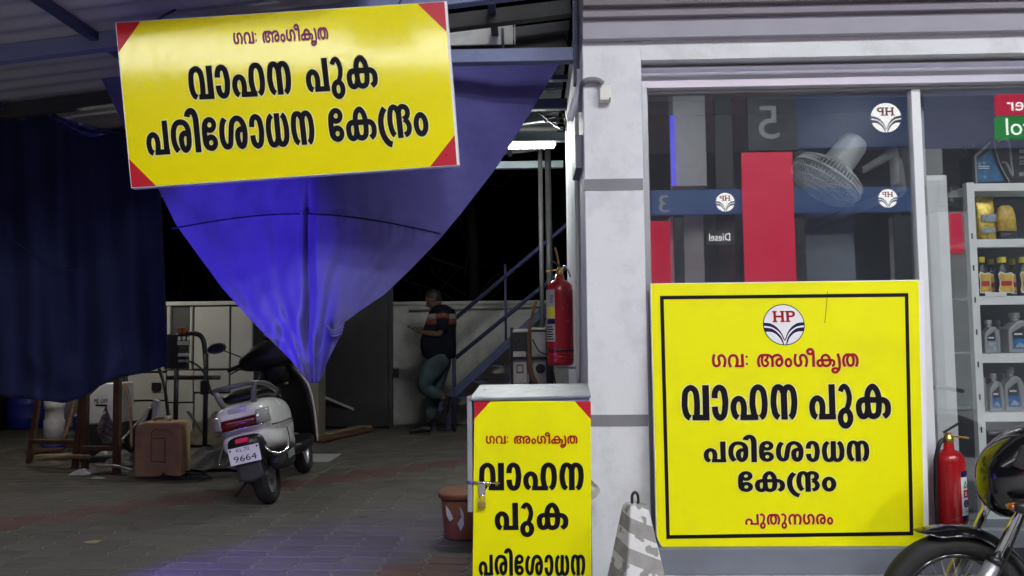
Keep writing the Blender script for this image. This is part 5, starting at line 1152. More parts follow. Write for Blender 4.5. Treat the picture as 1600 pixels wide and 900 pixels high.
for k, (x0, x1) in enumerate(((1543, 1559), (1576, 1592))): bottle(x0, x1, 404, SZ[2], YK + .20, 'black', 'black bottle in the back row ' + ('left' if k == 0 else 'right') + ' of the middle bottle', 'black bottles with gold labels')
# big blue-black can on top and the dark carton beside it
a, b = at(1521, 284, BY), at(1581, 208, BY); w, H = b.x - a.x, b.z - a.z; zb = SZ[0] + .001
oc = thing('oil_can', ((a.x + b.x) / 2, BY + .07, zb), 'large dark oil can with blue label and moulded handle on top of the rack', 'can')
X = lambda u: a.x + u * w
Z = lambda v: zb + v * H
MB().prism([(X(u), BY, Z(v)) for u, v in ((0, 0), (1, 0), (1, .55), (.97, .84), (.88, .97), (.58, 1), (.46, .98), (.02, .66), (0, .6))], (0, .14, 0)).build('can_body', M['bottle_black'], oc, bev=.010)
MB().prism([(X(u), BY - .001, Z(v)) for u, v in ((.10, .06), (.74, .08), (.62, .30), (.52, .55), (.46, .74), (.10, .52))], (0, -.002, 0)).build('can_label', M['lab_blue'], oc)
MB().prism([(X(u), BY - .001, Z(v)) for u, v in ((.05, .0), (.09, .0), (.09, .58), (.46, .86), (.46, .92), (.05, .62))], (0, -.004, 0)).build('can_rib', M['bottle_grey'], oc, bev=.001)
MB().tube([(X(.54), BY - .003, Z(.92)), (X(.60), BY - .003, Z(.60)), (X(.72), BY - .003, Z(.30)), (X(.88), BY - .003, Z(.05))], .007, 8, 5, flat=.5).build('can_rib', M['bottle_grey'], oc, smooth=True)
MB().tube([(X(.62), BY - .004, Z(.90)), (X(.78), BY - .004, Z(.95)), (X(.90), BY - .004, Z(.88)), (X(.93), BY - .004, Z(.5)), (X(.95), BY - .004, Z(.18)), (X(.82), BY - .004, Z(.44)), (X(.70), BY - .004, Z(.46))], .006, 8, 5).build('can_handle', M['bottle_grey'], oc, smooth=True)
MB().lathe([(.022, 0), (.022, .05), (.020, .052), (0, .052)], (X(.09), BY + .07, Z(.70)), 'Z', 18).build('can_cap', M['bottle_black'], oc, bev=.002)
for v in (.38, .34): MB().box((X(.13), BY - .0042, Z(v)), (X(.40), BY - .003, Z(v + .018))).build('label_print', M['whitevinyl'], oc)
for u, v in ((.16, .44), (.28, .46), (.28, .17)): MB().lathe([(.008, 0), (.008, .001), (0, .001)], (X(u), BY - .003, Z(v)), Vector((0, -1, 0)), 12).build('label_mark', M['lab_silver'], oc)
a, b = at(1582, 284, BY), at(1640, 214, BY)
ct = thing('oil_carton', ((a.x + b.x) / 2, BY + .06, zb), 'black carton with small grey print on top of the rack at the right edge', 'carton')
MB().box((a.x, BY, zb), (b.x, BY + .15, b.z)).build('carton_body', M['bottle_black'], ct, bev=.003)
for py, hh in ((236, 6), (246, 4), (252, 2), (256, 2), (272, 6)): q = at(1597, py, BY - .001); MB().cbox(q, (.03, .001, hh * .0034)).build('print_mark', M['lab_silver'], ct)
# gold pouches
for px0, px1, yt, lb in ((1528, 1556, 306, 'tall gold and white pouch beside the rack upright on the second level'), (1560, 1591, 320, 'rounded gold pouch with dark base on the second rack level')):
    a, b = at(px0, yt, BY), at(px1, yt, BY); zb = SZ[1] + .001; H = a.z - zb; w = b.x - a.x
    t = thing('oil_pouch', ((a.x + b.x) / 2, BY + .03, zb), lb, 'pouch', 'gold pouches on the rack')
    if yt < 310: MB().loft([(zb, a.x + w / 2, BY + .03, w * .48, .03), (zb + H * .3, a.x + w / 2, BY + .03, w * .49, .028), (zb + H * .8, a.x + w / 2, BY + .03, w * .5, .012), (zb + H, a.x + w / 2, BY + .03, w * .5, .003)], 20, 4, 'z').build('pouch_body', M['pouch'], t, smooth=True); MB().cbox((a.x + w * .55, BY - .001, zb + H * .5), (w * .8, .003, H * .16)).cbox((a.x + w * .5, BY - .002, zb + H * .22), (w * .75, .003, H * .10)).build('pouch_print', M['lab_silver'], t)
    else:
        MB().loft([(zb, a.x + w / 2, BY + .03, w * .46, .03), (zb + H * .28, a.x + w / 2, BY + .03, w * .46, .03)], 20, 3, 'z').build('pouch_base', M['bottle_black'], t, smooth=True)
        MB().loft([(zb + H * .26, a.x + w / 2, BY + .03, w * .48, .031), (zb + H * .7, a.x + w / 2, BY + .03, w * .46, .028), (zb + H * .92, a.x + w / 2, BY + .03, w * .36, .02), (zb + H, a.x + w / 2, BY + .03, w * .2, .008)], 24, 2.6, 'z').build('pouch_body', M['lab_gold'], t, smooth=True)
# wall fan
def fan():
    Yf = 4.03; c = at(1291, 281, Yf); ax = Vector((-.60, .05, -.79)).normalized()
    t = thing('wall_fan', c, 'grey wall fan with wire cage seen from above behind the shop glass', 'fan'); r = .190
    U = ax.orthogonal().normalized(); Wv = ax.cross(U)
    for k, (rr, hh) in enumerate(((r, 0), (r * .97, .035), (r * .80, .065), (r * .55, .080), (r * .30, .085), (r * .97, -.035), (r * .8, -.06), (r * .5, -.075))):
        q = [c + ax * hh + U * math.cos(6.2832 * i / 40) * rr + Wv * math.sin(6.2832 * i / 40) * rr for i in range(40)]
        MB().tube(q, .007 if k == 0 else .0028, 6, closed=True).build('cage_ring', M['greyfan'], t, smooth=True)
    wires = MB()
    for i in range(60):
        a = 6.2832 * i / 60; d = U * math.cos(a) + Wv * math.sin(a)
        for sg in (1, -1): wires.tube([c + d * r * .22 + ax * .086 * sg, c + d * r * .6 + ax * .078 * sg, c + d * r * .95 + ax * .042 * sg, c + d * r], .0030, 4)
    tag(wires.build('cage_wires', M['greyfan'], t), kind='stuff')
    MB().lathe([(0, .09), (r * .24, .088), (r * .24, .084), (0, .08)], c, ax, 20).build('cage_badge', M['greyfan'], t)
    for k in range(3):
        rows = []
        for i in range(6):
            rr = .04 + .15 * i / 5
            rows.append([c + U * math.cos(2.094 * k + s_ * .5) * rr + Wv * math.sin(2.094 * k + s_ * .5) * rr + ax * (.02 * (s_ - .5)) for s_ in (0, .35, .7, 1.0, 1.3)])
        MB().grid(rows).build('blade', M['greyfan'], t, smooth=True, solid=.003)
    m = c - ax * .075; MB().lathe([(r * .40, 0), (r * .42, .03), (r * .40, .15), (r * .33, .185), (r * .15, .20), (0, .20)], m, -ax, 26).build('motor_housing', M['greyfan'], t, smooth=True)
    j = at(1345, 268, Yf); a2 = at(1392, 240, Yf + .1); a3 = at(1405, 300, Yf + .15)
    MB().tube([m - ax * .03 + (j - m) * .3, j], .022, 10).build('tilt_joint', M['black'], t, smooth=True)
    MB().tube([j, at(1368, 255, Yf + .05), a2], [.018, .026], 12, 5).build('arm', M['cable'], t, smooth=True)
    MB().tube([a2 + Vector((.0, 0, .02)), at(1401, 262, Yf + .12), a3], [.030, .036], 12, 5).build('arm_base', M['cable'], t, smooth=True)
    wb = at(1405, 300, 5.46); MB().tube([a3, Vector((a3.x, 5.49, a3.z))], .03, 10).build('wall_mount', M['cable'], t, smooth=True)
fan()
# counter inside, low box
a = at(1180, 520, 4.9); MB().box((XP + .2, 4.8, .131), (XP + 1.1, 5.3, .95)).build('shop_counter', M['shop_dark'], bld, bev=.01)

# ================================================================== STAIRCASE AND METERS
def stairs():
    Yf, Yk = 9.55, 10.15
    f0, f1 = at(702, 618, Yf), at(842, 488, Yf); dv = (f1 - f0) / (f1.x - f0.x)
    t = thing('steel_staircase', (f0.x, 9.85, 0), 'dark blue steel staircase with open treads rising to the right at the back wall', 'staircase')
    def P(x, Y, dz=0): q = f0 + dv * (x - f0.x); return Vector((x, Y, q.z + dz))
    xa, xb = f0.x - .14, f0.x + 2.1
    for Y in (Yf, Yk): MB().bar(P(xa, Y, -.03), P(xb, Y, -.03), .04, .10).build('stringer', M['steel_dark'], t, bev=.004)
    n = 9
    for k in range(n):
        x = xa + .15 + k * .215; z = P(x, 0).z - .03; MB().box((x - .02, Yf + .021, z - .02), (x + .22, Yk - .021, z)).build('tread', M['steel_dark'], t, bev=.003)
    for (ya, yb, w) in ((497, 366, .045), (559, 431, .045)):
        p0, p1 = at(712, ya, Yf), at(868, yb, Yf); MB().tube([p0, p1, p1 + (p1 - p0) * .5], .026, 10).build('handrail', M['steel_dark'], t, smooth=True)
    p0 = at(709, 490, Yf); MB().tube([(p0.x, Yf, 0), (p0.x, Yf, p0.z)], .024, 10).build('newel_post', M['steel_dark'], t, smooth=True)
    for px in (790, 862):
        a = at(px, 545 - (px - 712) * .82, Yf); MB().tube([P(a.x, Yf, 0), P(a.x, Yf, .98)], .016, 8).build('baluster', M['steel_dark'], t, smooth=True)
    for px in (680, 701):
        a = at(px, 668, Yf + .1); MB().box((a.x - .02, Yf + .03, 0), (a.x + .02, Yf + .07, .26)).build('foot', M['steel_dark'], t)
    a0, a1 = at(676, 636, Yf + .05), at(704, 636, Yf + .05); MB().box((a0.x, Yf + .02, a0.z - .02), (a1.x, Yk, a0.z)).build('landing_plate', M['steel_dark'], t)
stairs()
# emission test instruments on a trolley
Ym = 5.6; tr = thing('meter_trolley', at(828, 640, Ym), 'slim dark trolley carrying pale test instruments below the hanging extinguisher', 'trolley'); tr.location.z = 0
xa, xb = at(798, 600, Ym).x, at(858, 600, Ym).x; zs = at(828, 601, Ym).z; zm = at(828, 559, Ym).z
for z in (zs, zm, .2): MB().box((xa, Ym, z - .015), (xb, Ym + .3, z)).build('tray', M['black'], tr)
for x in (xa, xb - .02, (xa + xb) / 2 - .004):
    for yy in (Ym, Ym + .28): MB().box((x, yy, 0), (x + .02, yy + .02, zm + .22)).build('trolley_leg', M['black'], tr)
def meter(x0, y0, x1, y1, m, lb, extra):
    a, b = at(x0, y1, Ym + .03), at(x1, y0, Ym + .03); t = thing('test_instrument', ((a.x + b.x) / 2, Ym + .13, a.z), lb, 'instrument', 'test instruments on the trolley')
    MB().box((a.x, Ym + .03, a.z + .001), (b.x, Ym + .23, b.z)).build('case', M[m], t, bev=.006); w = b.x - a.x; h = b.z - a.z
    if extra == 'window':
        MB().box((a.x + w * .30, Ym + .024, a.z + h * .45), (a.x + w * .74, Ym + .029, a.z + h * .80)).build('display_frame', M['black'], t); MB().box((a.x + w * .36, Ym + .020, a.z + h * .50), (a.x + w * .68, Ym + .0235, a.z + h * .75)).build('display', M['meter_cream'], t)
    elif extra == 'base':
        MB().box((a.x - .003, Ym + .01, a.z + .001), (b.x + .003, Ym + .028, a.z + h * .2)).build('terminal_cover', M['meter_cream'], t, bev=.004); MB().box((a.x, Ym + .02, a.z + h * .88), (b.x, Ym + .029, a.z + h * .97)).build('top_cover', M['meter_cream'], t, bev=.003)
    elif extra == 'dial':
        MB().lathe([(w * .30, 0), (w * .32, .006), (w * .26, .008)], ((a.x + b.x) / 2, Ym + .03, a.z + h * .62), Vector((0, -1, 0)), 20).build('dial_ring', M['black'], t, smooth=True)
    else: MB().box((a.x, Ym + .02, a.z + h * .86), (b.x, Ym + .029, a.z + h * .93)).build('band', M['black'], t)
meter(800, 514, 825, 558, 'meter_dark', 'smoked dark meter with cream terminal cover, upper left on the trolley', 'base')
meter(800, 562, 824, 600, 'meter_cream', 'cream instrument with square display window, lower left on the trolley', 'window')
meter(830, 512, 854, 558, 'meter_cream', 'cream instrument with dark band near its top, upper right on the trolley', 'band')
meter(833, 561, 856, 600, 'meter_cream', 'cream instrument with round dial, lower right on the trolley', 'dial')
tag(MB().tube([at(838, 470, Ym - .02), at(829, 505, Ym - .04), at(826, 545, Ym - .04), at(829, 580, Ym - .03), at(838, 602, Ym - .03)], [.010, .022], 8, 6).build('hose', M['wood'], smooth=True), 'dark brown hose hanging down between the cream test instruments', 'hose')
tag(MB().tube([at(832, 530, Ym - .05), at(842, 548, Ym - .06), at(858, 560, Ym - .05), at(868, 600, Ym)], .006, 6, 6).build('cable', M['black'], smooth=True), 'thin black cable draped across the cream test instruments', 'cable')

# ================================================================== PERSON
def person():
    Y = 9.28; K = Y / FPX
    def P(px, py, dy=0.0): q = at(px, py, Y); return Vector((q.x, Y + dy, q.z))
    g = P(668, 674); t = thing('person', (g.x, Y, 0), 'person in dark striped shirt and jeans looking at a phone, leg bent back', 'person')
    def skin(name, verts, edges, m, par=t, sub=2, root=0):
        me = bpy.data.meshes.new(name); off = Vector(t.location); me.from_pydata([tuple(v[0] - off) for v in verts], edges, []); me.materials.append(M[m])
        o = bpy.data.objects.new(name, me); COL.objects.link(o); o.parent = par
        o.modifiers.new('skin', 'SKIN'); o.modifiers['skin'].use_smooth_shade = True
        for i, v in enumerate(verts): r_ = v[1]; me.skin_vertices[0].data[i].radius = r_ if isinstance(r_, tuple) else (r_, r_); me.skin_vertices[0].data[i].use_root = (i == root)
        s = o.modifiers.new('sub', 'SUBSURF'); s.levels = s.render_levels = sub; return o
    # one continuous body: pelvis, spine, head, arms, legs
    V = [(P(687, 556), (.165, .14)), (P(684, 532), (.185, .15)), (P(688, 506), (.165, .14)), (P(690, 490), (.12, .11)), (P(686, 481), .058), (P(678, 473), .075), (P(676, 465), .082)]
    E = [(0, 1), (1, 2), (2, 3), (3, 4), (4, 5), (5, 6)]
    def chain(start, pts):
        prev = start
        for p in pts: V.append(p); E.append((prev, len(V) - 1)); prev = len(V) - 1
    sh = 3
    chain(sh, [(P(694, 494, -.17), .062), (P(694, 510, -.21), .052), (P(691, 523, -.22), .042), (P(675, 521, -.20), .038), (P(661, 519, -.15), .028)])      # left arm (near)
    chain(sh, [(P(694, 494, .17), .062), (P(693, 510, .20), .052), (P(688, 523, .20), .042), (P(672, 520, .17), .038), (P(659, 517, .08), .028)])
    chain(0, [(P(684, 566, -.09), .10), (P(670, 592, -.10), .08), (P(664, 607, -.10), .065), (P(682, 616, -.10), .055), (P(699, 622, -.10), .040)])        # near leg bent back
    chain(0, [(P(686, 568, .09), .10), (P(680, 600, .09), .08), (P(675, 622, .08), .06), (P(671, 645, .07), .05), (P(668, 662, .07), .04)])
    skin('body', V, E, 'skin')
    V = [(P(687, 557), (.20, .165)), (P(686, 548), (.20, .17))]; E = [(0, 1)]
    chain(0, [(P(683, 568, -.09), .145), (P(670, 588, -.10), .128), (P(663, 604, -.10), .105), (P(676, 613, -.10), .090), (P(695, 620, -.10), .068)])
    chain(0, [(P(686, 570, .09), .145), (P(680, 598, .09), .115), (P(676, 620, .08), .092), (P(673, 642, .07), .082), (P(670, 660, .07), .078)])
    skin('jeans', V, E, 'jeans')
    # shirt over the torso with its chest stripes
    def ring(py, cx, rx, ry): c = P(cx, py); return (c.z, c.x, Y, rx * K * 1.0, ry)
    shirt = [ring(560, 688, 22, .17), ring(555, 686.5, 26, .19), ring(543, 685, 28, .20), ring(530, 685, 27.5, .20), ring(515, 687, 25.5, .205), ring(507, 688.5, 24.5, .205)]
    MB().loft(shirt, 28, 2.3, 'z').build('shirt_lower', M['shirt'], t, smooth=True)
    MB().loft([ring(507.5, 688.5, 24.8, .208), ring(499, 690, 23.2, .21)], 28, 2.3, 'z').build('red_stripe', M['stripe_red'], t, smooth=True)
    MB().loft([ring(499, 690, 23.4, .212), ring(491, 691, 21.8, .212)], 28, 2.3, 'z').build('white_stripe', M['stripe_white'], t, smooth=True)
    MB().loft([ring(491, 691, 21.8, .21), ring(485, 691.5, 19, .19), ring(480, 690, 14, .13), ring(476, 688, 9, .07)], 28, 2.3, 'z').build('shirt_upper', M['shirt'], t, smooth=True)
    for dy, s_ in ((-.20, 1), (.19, -1)):
        MB().tube([P(694, 488, dy * .8), P(695, 500, dy), P(694, 516, dy * 1.1)], [.085, .068], 14, 4).build('sleeve', M['shirt'], t, smooth=True)
        MB().tube([P(694.2, 493, dy * .93), P(694.6, 500.5, dy * 1.02)], .0835, 14).build('sleeve_stripe', M['stripe_red'] if s_ > 0 else M['stripe_white'], t, smooth=True)
    def fore(a, b, c, dy):
        hand = [(b, (.03, .018)), (b + (c - b) * .5, (.042, .017)), (c, (.040, .014))]; ed = [(0, 1), (1, 2)]
        skin('palm', hand, ed, 'skin', sub=1)
        for k in range(4):
            s0 = c + Vector((0, (k - 1.5) * .019, 0)); l = (.030, .034, .032, .026)[k]
            MB().tube([s0, s0 + Vector((-l, 0, .006)), s0 + Vector((-l * 1.3, 0, .024)), s0 + Vector((-l * 1.0, 0, .045))], [.009, .007], 8, 3).build('finger', M['skin'], t, smooth=True)
        MB().tube([b + Vector((-.01, -.03 * dy, .01)), b + Vector((-.035, -.04 * dy, .035)), b + Vector((-.06, -.025 * dy, .05))], [.011, .008], 8, 3).build('thumb', M['skin'], t, smooth=True)
    fore(P(689, 522, -.21), P(661, 519, -.10), P(653, 517, -.06), -1); fore(P(688, 522, .2), P(662, 518, .09), P(656, 518, .05), 1)
    # head with face turned down to the phone
    hc = P(678, 468); rot = Matrix.Rotation(R(-24), 3, 'Y')
    hm = MB()
    prof = [(-.125, .035, .045), (-.115, .052, .058), (-.08, .070, .072), (-.03, .080, .080), (.02, .084, .084), (.065, .076, .078), (.095, .055, .058), (.112, .02, .02)]
    hm.loft([(z, -.012 if z < -.06 else 0, 0, rx * 1.12, ry) for z, rx, ry in prof], 24, 2.1, 'z'); hm.v = [hc + rot @ Vector((v.x, v.y, v.z)) for v in hm.v]
    hm.build('head', M['skin'], t, smooth=True)
    f = lambda x, y, z: hc + rot @ Vector((x, y, z))
    MB().tube([f(-.085, 0, .01), f(-.108, 0, -.03), f(-.090, 0, -.045)], [.010, .016], 8, 4).build('nose', M['skin'], t, smooth=True)
    for y in (-1, 1):
        MB().lathe([(0, -.008), (.011, 0), (0, .008)], f(-.083, y * .030, .012), 'X', 10).build('eye', M['stripe_white'], t, smooth=True); MB().tube([f(-.088, y * .05, .030), f(-.093, y * .02, .032)], .005, 6).build('eyebrow', M['hair'], t)
        MB().lathe([(0, -.01), (.022, -.004), (.026, .004), (0, .01)], f(.005, y * .084, -.01), 'Y', 14).build('ear', M['skin'], t, smooth=True)
    MB().tube([f(-.086, -.022, -.070), f(-.092, 0, -.070), f(-.086, .022, -.070)], .006, 6, 3).build('mouth', M['stripe_red'], t, smooth=True)
    hh = MB(); hh.loft([(-.04, .030, 0, .070, .082), (.02, .018, 0, .086, .090), (.06, .008, 0, .090, .089), (.10, .004, 0, .068, .068), (.122, 0, 0, .03, .03)], 24, 2.1, 'z'); hh.v = [f(*v) for v in hh.v]; hh.build('hair', M['hair'], t, smooth=True)
    MB().tube([P(687, 483), P(682, 476)], .055, 14).build('neck', M['skin'], t, smooth=True)
    # shoes
    def shoe(heel, toe, u):
        a = toe - heel; MB().tube([heel, heel + a * .35 + u * .012, heel + a * .75 - u * .012, toe - u * .018], [.046, .026], 12, 4, flat=.85).build('shoe', M['black'], t, smooth=True); MB().bar(heel - u * .045, toe - u * .045, .085, .016).build('shoe_sole', M['black'], t, bev=.006)
    a, b = P(672, 668, .07), P(638, 670, .05); a.z = .055; b.z = .055; shoe(a, b, Vector((0, 0, 1)))
    shoe(P(703, 617, -.1), P(696, 645, -.1), Vector((-1, 0, .3)).normalized())
    ph = thing('smartphone', P(646, 515, -.0), 'dark smartphone held in front of the standing person', 'phone')
    MB().cbox(P(645, 514.5, -.005), (.150, .075, .009), Matrix.Rotation(R(33), 3, 'Y')).build('phone_body', M['gloss_black'], ph, bev=.003)
person()

# ================================================================== CLUTTER ON THE LEFT
def gz(px, py): return atz(px, py, 0)
# tan jerrycan
p = gz(245, 747); w = .405; hh = at(245, 660, p.y).z; yw = R(4)
jc = thing('jerrycan', (p.x, p.y + .1, 0), 'large grubby tan plastic jerrycan standing before the junk heap', 'jerrycan')
Xw = lambda u: p.x + u * w
MB().prism([(Xw(u), p.y, .004 + v * hh) for u, v in ((-.48, 0), (.48, 0), (.5, .04), (.5, .93), (.44, 1), (-.30, 1), (-.44, .97), (-.5, .88), (-.5, .04))], (0, .19, 0)).build('can_body', M['tan'], jc, bev=.028)
for (u0, v0, u1, v1) in ((-.13, .30, -.13, .82), (-.13, .82, -.05, .88), (-.05, .88, .22, .86), (.22, .86, .34, .78), (.17, .30, .17, .70), (-.13, .30, .2, .28), (-.10, .70, .17, .72)):
    MB().bar((Xw(u0), p.y - .002, v0 * hh), (Xw(u1), p.y - .002, v1 * hh), .009, .008).build('groove_line', M['tan_groove_shade'], jc, bev=.002)
MB().tube([(Xw(-.18), p.y + .09, hh + .0), (Xw(-.16), p.y + .09, hh + .022), (Xw(.12), p.y + .09, hh + .028), (Xw(.14), p.y + .09, hh)], .014, 10, 5).build('can_handle', M['wood_pale'], jc, smooth=True)
MB().lathe([(.025, 0), (.025, .035), (0, .036)], (Xw(.10), p.y + .09, hh + .01), 'Z', 14).build('can_cap', M['boxwhite'], jc, smooth=True)
# blue drum at far left
def drum(px, py, r, h, lb, m='bluedrum'):
    p = gz(px, py); t = thing('plastic_drum', (p.x, p.y + r, 0), lb, 'drum', 'blue drums along the left')
    MB().lathe([(0, .004), (r * .9, .004), (r * .95, .02), (r, h * .3), (r * 1.02, h * .33), (r, h * .36), (r, h * .7), (r * 1.02, h * .73), (r, h * .76), (r * .97, h - .02), (r * .9, h), (0, h)], (p.x, p.y + r, 0), 'Z', 32).build('drum_body', M[m], t, smooth=True)
    MB().lathe([(r * .98, 0), (r * 1.0, .012), (r * .98, .024)], (p.x, p.y + r, h - .022), 'Z', 32).build('drum_rim', M['panel_white'], t, smooth=True)
drum(24, 672, .235, .46, 'blue plastic drum standing far left beneath the dark curtain')
drum(128, 694, .20, .32, 'low blue plastic tub behind the wooden trestle legs')
# pale pipe stub / bucket
p = gz(73, 702); t = thing('paint_bucket', (p.x, p.y + .12, 0), 'tall pale grey plastic bucket with drips beside the trestle', 'bucket'); MB().lathe([(0, .004), (.095, .004), (.105, .30), (.092, .31), (.092, .42), (.105, .43), (.105, .52), (0, .52)], (p.x, p.y + .12, 0), 'Z', 26).build('bucket_body', M['paper'], t, smooth=True)
MB().lathe([(.100, 0), (.102, .03), (0, .031)], (p.x, p.y + .12, .0045), 'Z', 26).build('bucket_foot', M['bluedrum'], t, smooth=True)
# white printed tank box
p = gz(160, 694); Yc = 7.7; a, b = at(139, 655, Yc), at(183, 602, Yc)
t = thing('white_carton', ((a.x + b.x) / 2, Yc, a.z), 'white box printed with ME OFF behind the wooden trestle', 'box')
MB().prism([(a.x, Yc, 0.33), (b.x + .02, Yc, 0.33), (b.x + .02, Yc, b.z + .02), (a.x + .13, Yc, b.z + .02), (a.x, Yc, b.z - .10)], (0, .3, 0)).build('box_body', M['whitevinyl'], t, bev=.01)
q0, q1 = at(147, 630, Yc), at(169, 623, Yc); text('ME OFF', Vector((q0.x, Yc - .001, q0.z)), XU, ZU, NF, q1.x - q0.x, q1.z - q0.z, M['ink'], t)
q0, q1 = at(149, 634.5, Yc), at(168, 632, Yc); MB().box((q0.x, Yc - .002, q0.z), (q1.x, Yc - .0005, q1.z)).build('print_line', M['ink'], t)
tag(MB().box((a.x - .05, Yc - .02, .02), (b.x + .05, Yc + .34, .328)).build('crate', M['darksheet'], bev=.01), 'dark low crate under the white printed box', 'crate')
# wooden trestle
t = thing('wooden_trestle', gz(160, 702), 'weathered wooden trestle of four legs and cross rails in the junk heap', 'trestle')
for (xa, ya, xb, yb, Y, w) in ((118, 700, 131, 612, 7.0, .05), (134, 696, 132, 615, 6.95, .05), (183, 702, 184, 590, 6.75, .055), (46, 706, 60, 628, 7.3, .045)):
    a, b = at(xa, ya, Y), at(xb, yb, Y); MB().bar((a.x, Y, .005), (b.x, Y, b.z + .05), w).build('leg', M['wood'], t, bev=.004)
for (xa, xb, y, Y) in ((128, 186, 700, 6.78), (48, 132, 690, 7.05)): a, b = at(xa, y, Y), at(xb, y + 1, Y); MB().bar(a, b, .05, .04).build('rail', M['wood'], t, bev=.004)
# planks and scraps on the floor
for k, (xa, ya, xb, yb, w, h_, m, lb) in enumerate(((46, 722, 102, 720, .09, .05, 'wood_pale', 'short pale plank lying on the floor left of the jerrycan'), (100, 706, 205, 703, .16, .04, 'wood', 'long dark plank lying under the trestle'), (108, 726, 205, 722, .10, .05, 'darksheet', 'long blackened board lying next to the jerrycan'), (30, 712, 90, 709, .12, .03, 'wood', 'thin dark board lying in front of the pale bucket'))):
    a, b = gz(xa, ya), gz(xb, yb); z = .03 + (.0 if k != 1 else .03)
    tag(MB().bar((a.x, a.y + .1, z), (b.x, b.y + .1, z), w, h_).build('plank', M[m], bev=.004), lb, 'plank', 'planks on the shed floor')
def crumple(px, py, w, d, h_, m, name, lb, cat, seed, group=None):
    r_ = random.Random(seed); p = gz(px, py); n = 12; rows = []
    for i in range(n):
        row = []
        for j in range(n):
            u, v = i / (n - 1) - .5, j / (n - 1) - .5; e = max(0, 1 - (2 * max(abs(u), abs(v))) ** 2)
            row.append((p.x + v * w + r_.uniform(-.03, .03) * w, p.y + d / 2 + u * d + r_.uniform(-.03, .03) * d, .004 + h_ * (e * r_.uniform(.45, 1.0) + (r_.uniform(0, .12) if e == 0 else 0))))
        rows.append(row)
    return tag(MB().grid(rows).build(name, M[m], sub=1, smooth=False, solid=.002), lb, cat, group)
crumple(122, 744, .20, .16, .06, 'paper', 'paper_scrap', 'crumpled white paper scrap on the floor left of the jerrycan', 'paper', 1)
crumple(166, 716, .28, .22, .16, 'foil', 'plastic_wrap', 'heap of crumpled silvery wrap under the trestle', 'wrap', 2)
crumple(151, 749, .10, .05, .01, 'paper', 'paper_scrap', 'flat pale paper scrap on the floor nearest the jerrycan', 'paper', 8)
crumple(200, 690, .40, .4, .36, 'sack', 'scrap_heap', 'brown heap of rags and scrap behind the jerrycan', 'scrap heap', 3)
crumple(322, 700, .62, .5, .42, 'sack', 'mesh_sack', 'slumped mesh sack of scrap between the jerrycan and the scooter', 'sack', 4)
crumple(322, 738, .66, .55, .26, 'darksheet', 'dark_sheet', 'black plastic sheet spread on the floor beside the jerrycan', 'plastic sheet', 5)
rows = [[at(151 + 26 * (j / 10) + 8 * (1 - i / 12) * (j / 10 - .5) + 14 * (1 - i / 12), 692 - 60 * (1 - abs(j / 10 - .55) * 1.2) * i / 12, 6.9 + .03 * math.sin(i * 1.9 + j * 2.3) + .03 * math.sin(i * .7 - j)) for j in range(11)] for i in range(13)]
tag(MB().grid(rows).build('foil_wrap', M['foil'], solid=.002), 'creased silver foil bag leaning on the trestle leg', 'foil bag')
a, b = at(293, 642, 7.1), gz(325, 688); tag(MB().tube([a, b], .014, 8).build('metal_rod', M['silver'], smooth=True), 'pale metal rod slanting over the mesh sack', 'rod')
for px, py, s_ in ((236, 640, 1), (228, 652, 2)):
    q = at(px, py, 7.4); tag(MB().prism([q + Vector((-.06, 0, -.12)), q + Vector((.05, 0, -.12)), q + Vector((.07, 0, .08)), q + Vector((.02, 0, .10))], (0, .05, 0)).build('metal_scrap', M['paper'], bev=.004), 'bent pale metal scrap standing behind the jerrycan' if s_ == 1 else 'smaller pale metal scrap low behind the jerrycan', 'scrap')
    if s_ == 1: tag(MB().box((q.x - .1, 7.42, 0), (q.x + .1, 7.7, q.z - .12)).build('scrap_box', M['darksheet'], bev=.01), 'dark box behind the jerrycan under the metal scrap', 'box')
# compressor control panel on a tube stand
Yc = 7.6; st = thing('control_stand', gz(300, 684), 'black tube stand carrying a compressor control panel in front of the cream cabinet', 'stand')
def tb(pts, r=.022, s=0): MB().tube([at(x, y, Yc) for x, y in pts], r, 10, s).build('stand_tube', M['black'], st, smooth=True)
zf = gz(275, 690)
for px in (276, 322): q = at(px, 560, Yc); MB().tube([(q.x, Yc, 0), (q.x, Yc, q.z + .05)], .024, 10).build('stand_tube', M['black'], st, smooth=True)
tb([(262, 590), (344, 590)], .022); tb([(276, 524), (290, 521), (308, 522), (317, 530), (320, 548), (322, 575)], .024, 5)
tb([(248, 575), (256, 600), (262, 640), (266, 670)], .016, 5); tb([(290, 562), (310, 572), (322, 590), (332, 618)], .010, 5)
pn = MB().box((at(268, 1, Yc).x, Yc - .03, at(280, 576, Yc).z), (at(301, 1, Yc).x, Yc + .03, at(280, 522, Yc).z)).build('control_panel', M['black'], st, bev=.006)
def gad(x0, y0, x1, y1, m, nm):
    a, b = at(x0, y1, Yc - .04), at(x1, y0, Yc - .04); o = MB().box((a.x, Yc - .055, a.z), (b.x, Yc - .031, b.z)).build(nm, M[m], None, bev=.003); o.parent = pn; o.matrix_parent_inverse = Matrix.Translation(-Vector(st.location)); 
for i in range(3): gad(279 + 7 * i, 526, 283 + 7 * i, 532, 'paper', 'terminal_screw')
gad(278, 533, 295, 539, 'panel_white', 'contactor_top'); gad(280, 540, 294, 551, 'meter_dark', 'contactor'); gad(279, 552, 296, 557, 'panel_white', 'contactor_base')
for i in range(3): gad(279 + 6 * i, 562, 283 + 6 * i, 566, 'cable', 'relay')
gad(286, 511, 291, 521, 'amber', 'warning_tag'); gad(278, 512, 285, 521, 'redbin', 'red_tag')
q = at(322, 605, Yc); MB().cbox((q.x, Yc - .03, q.z), (.07, .06, .14)).build('switch_box', M['black'], st, bev=.006)
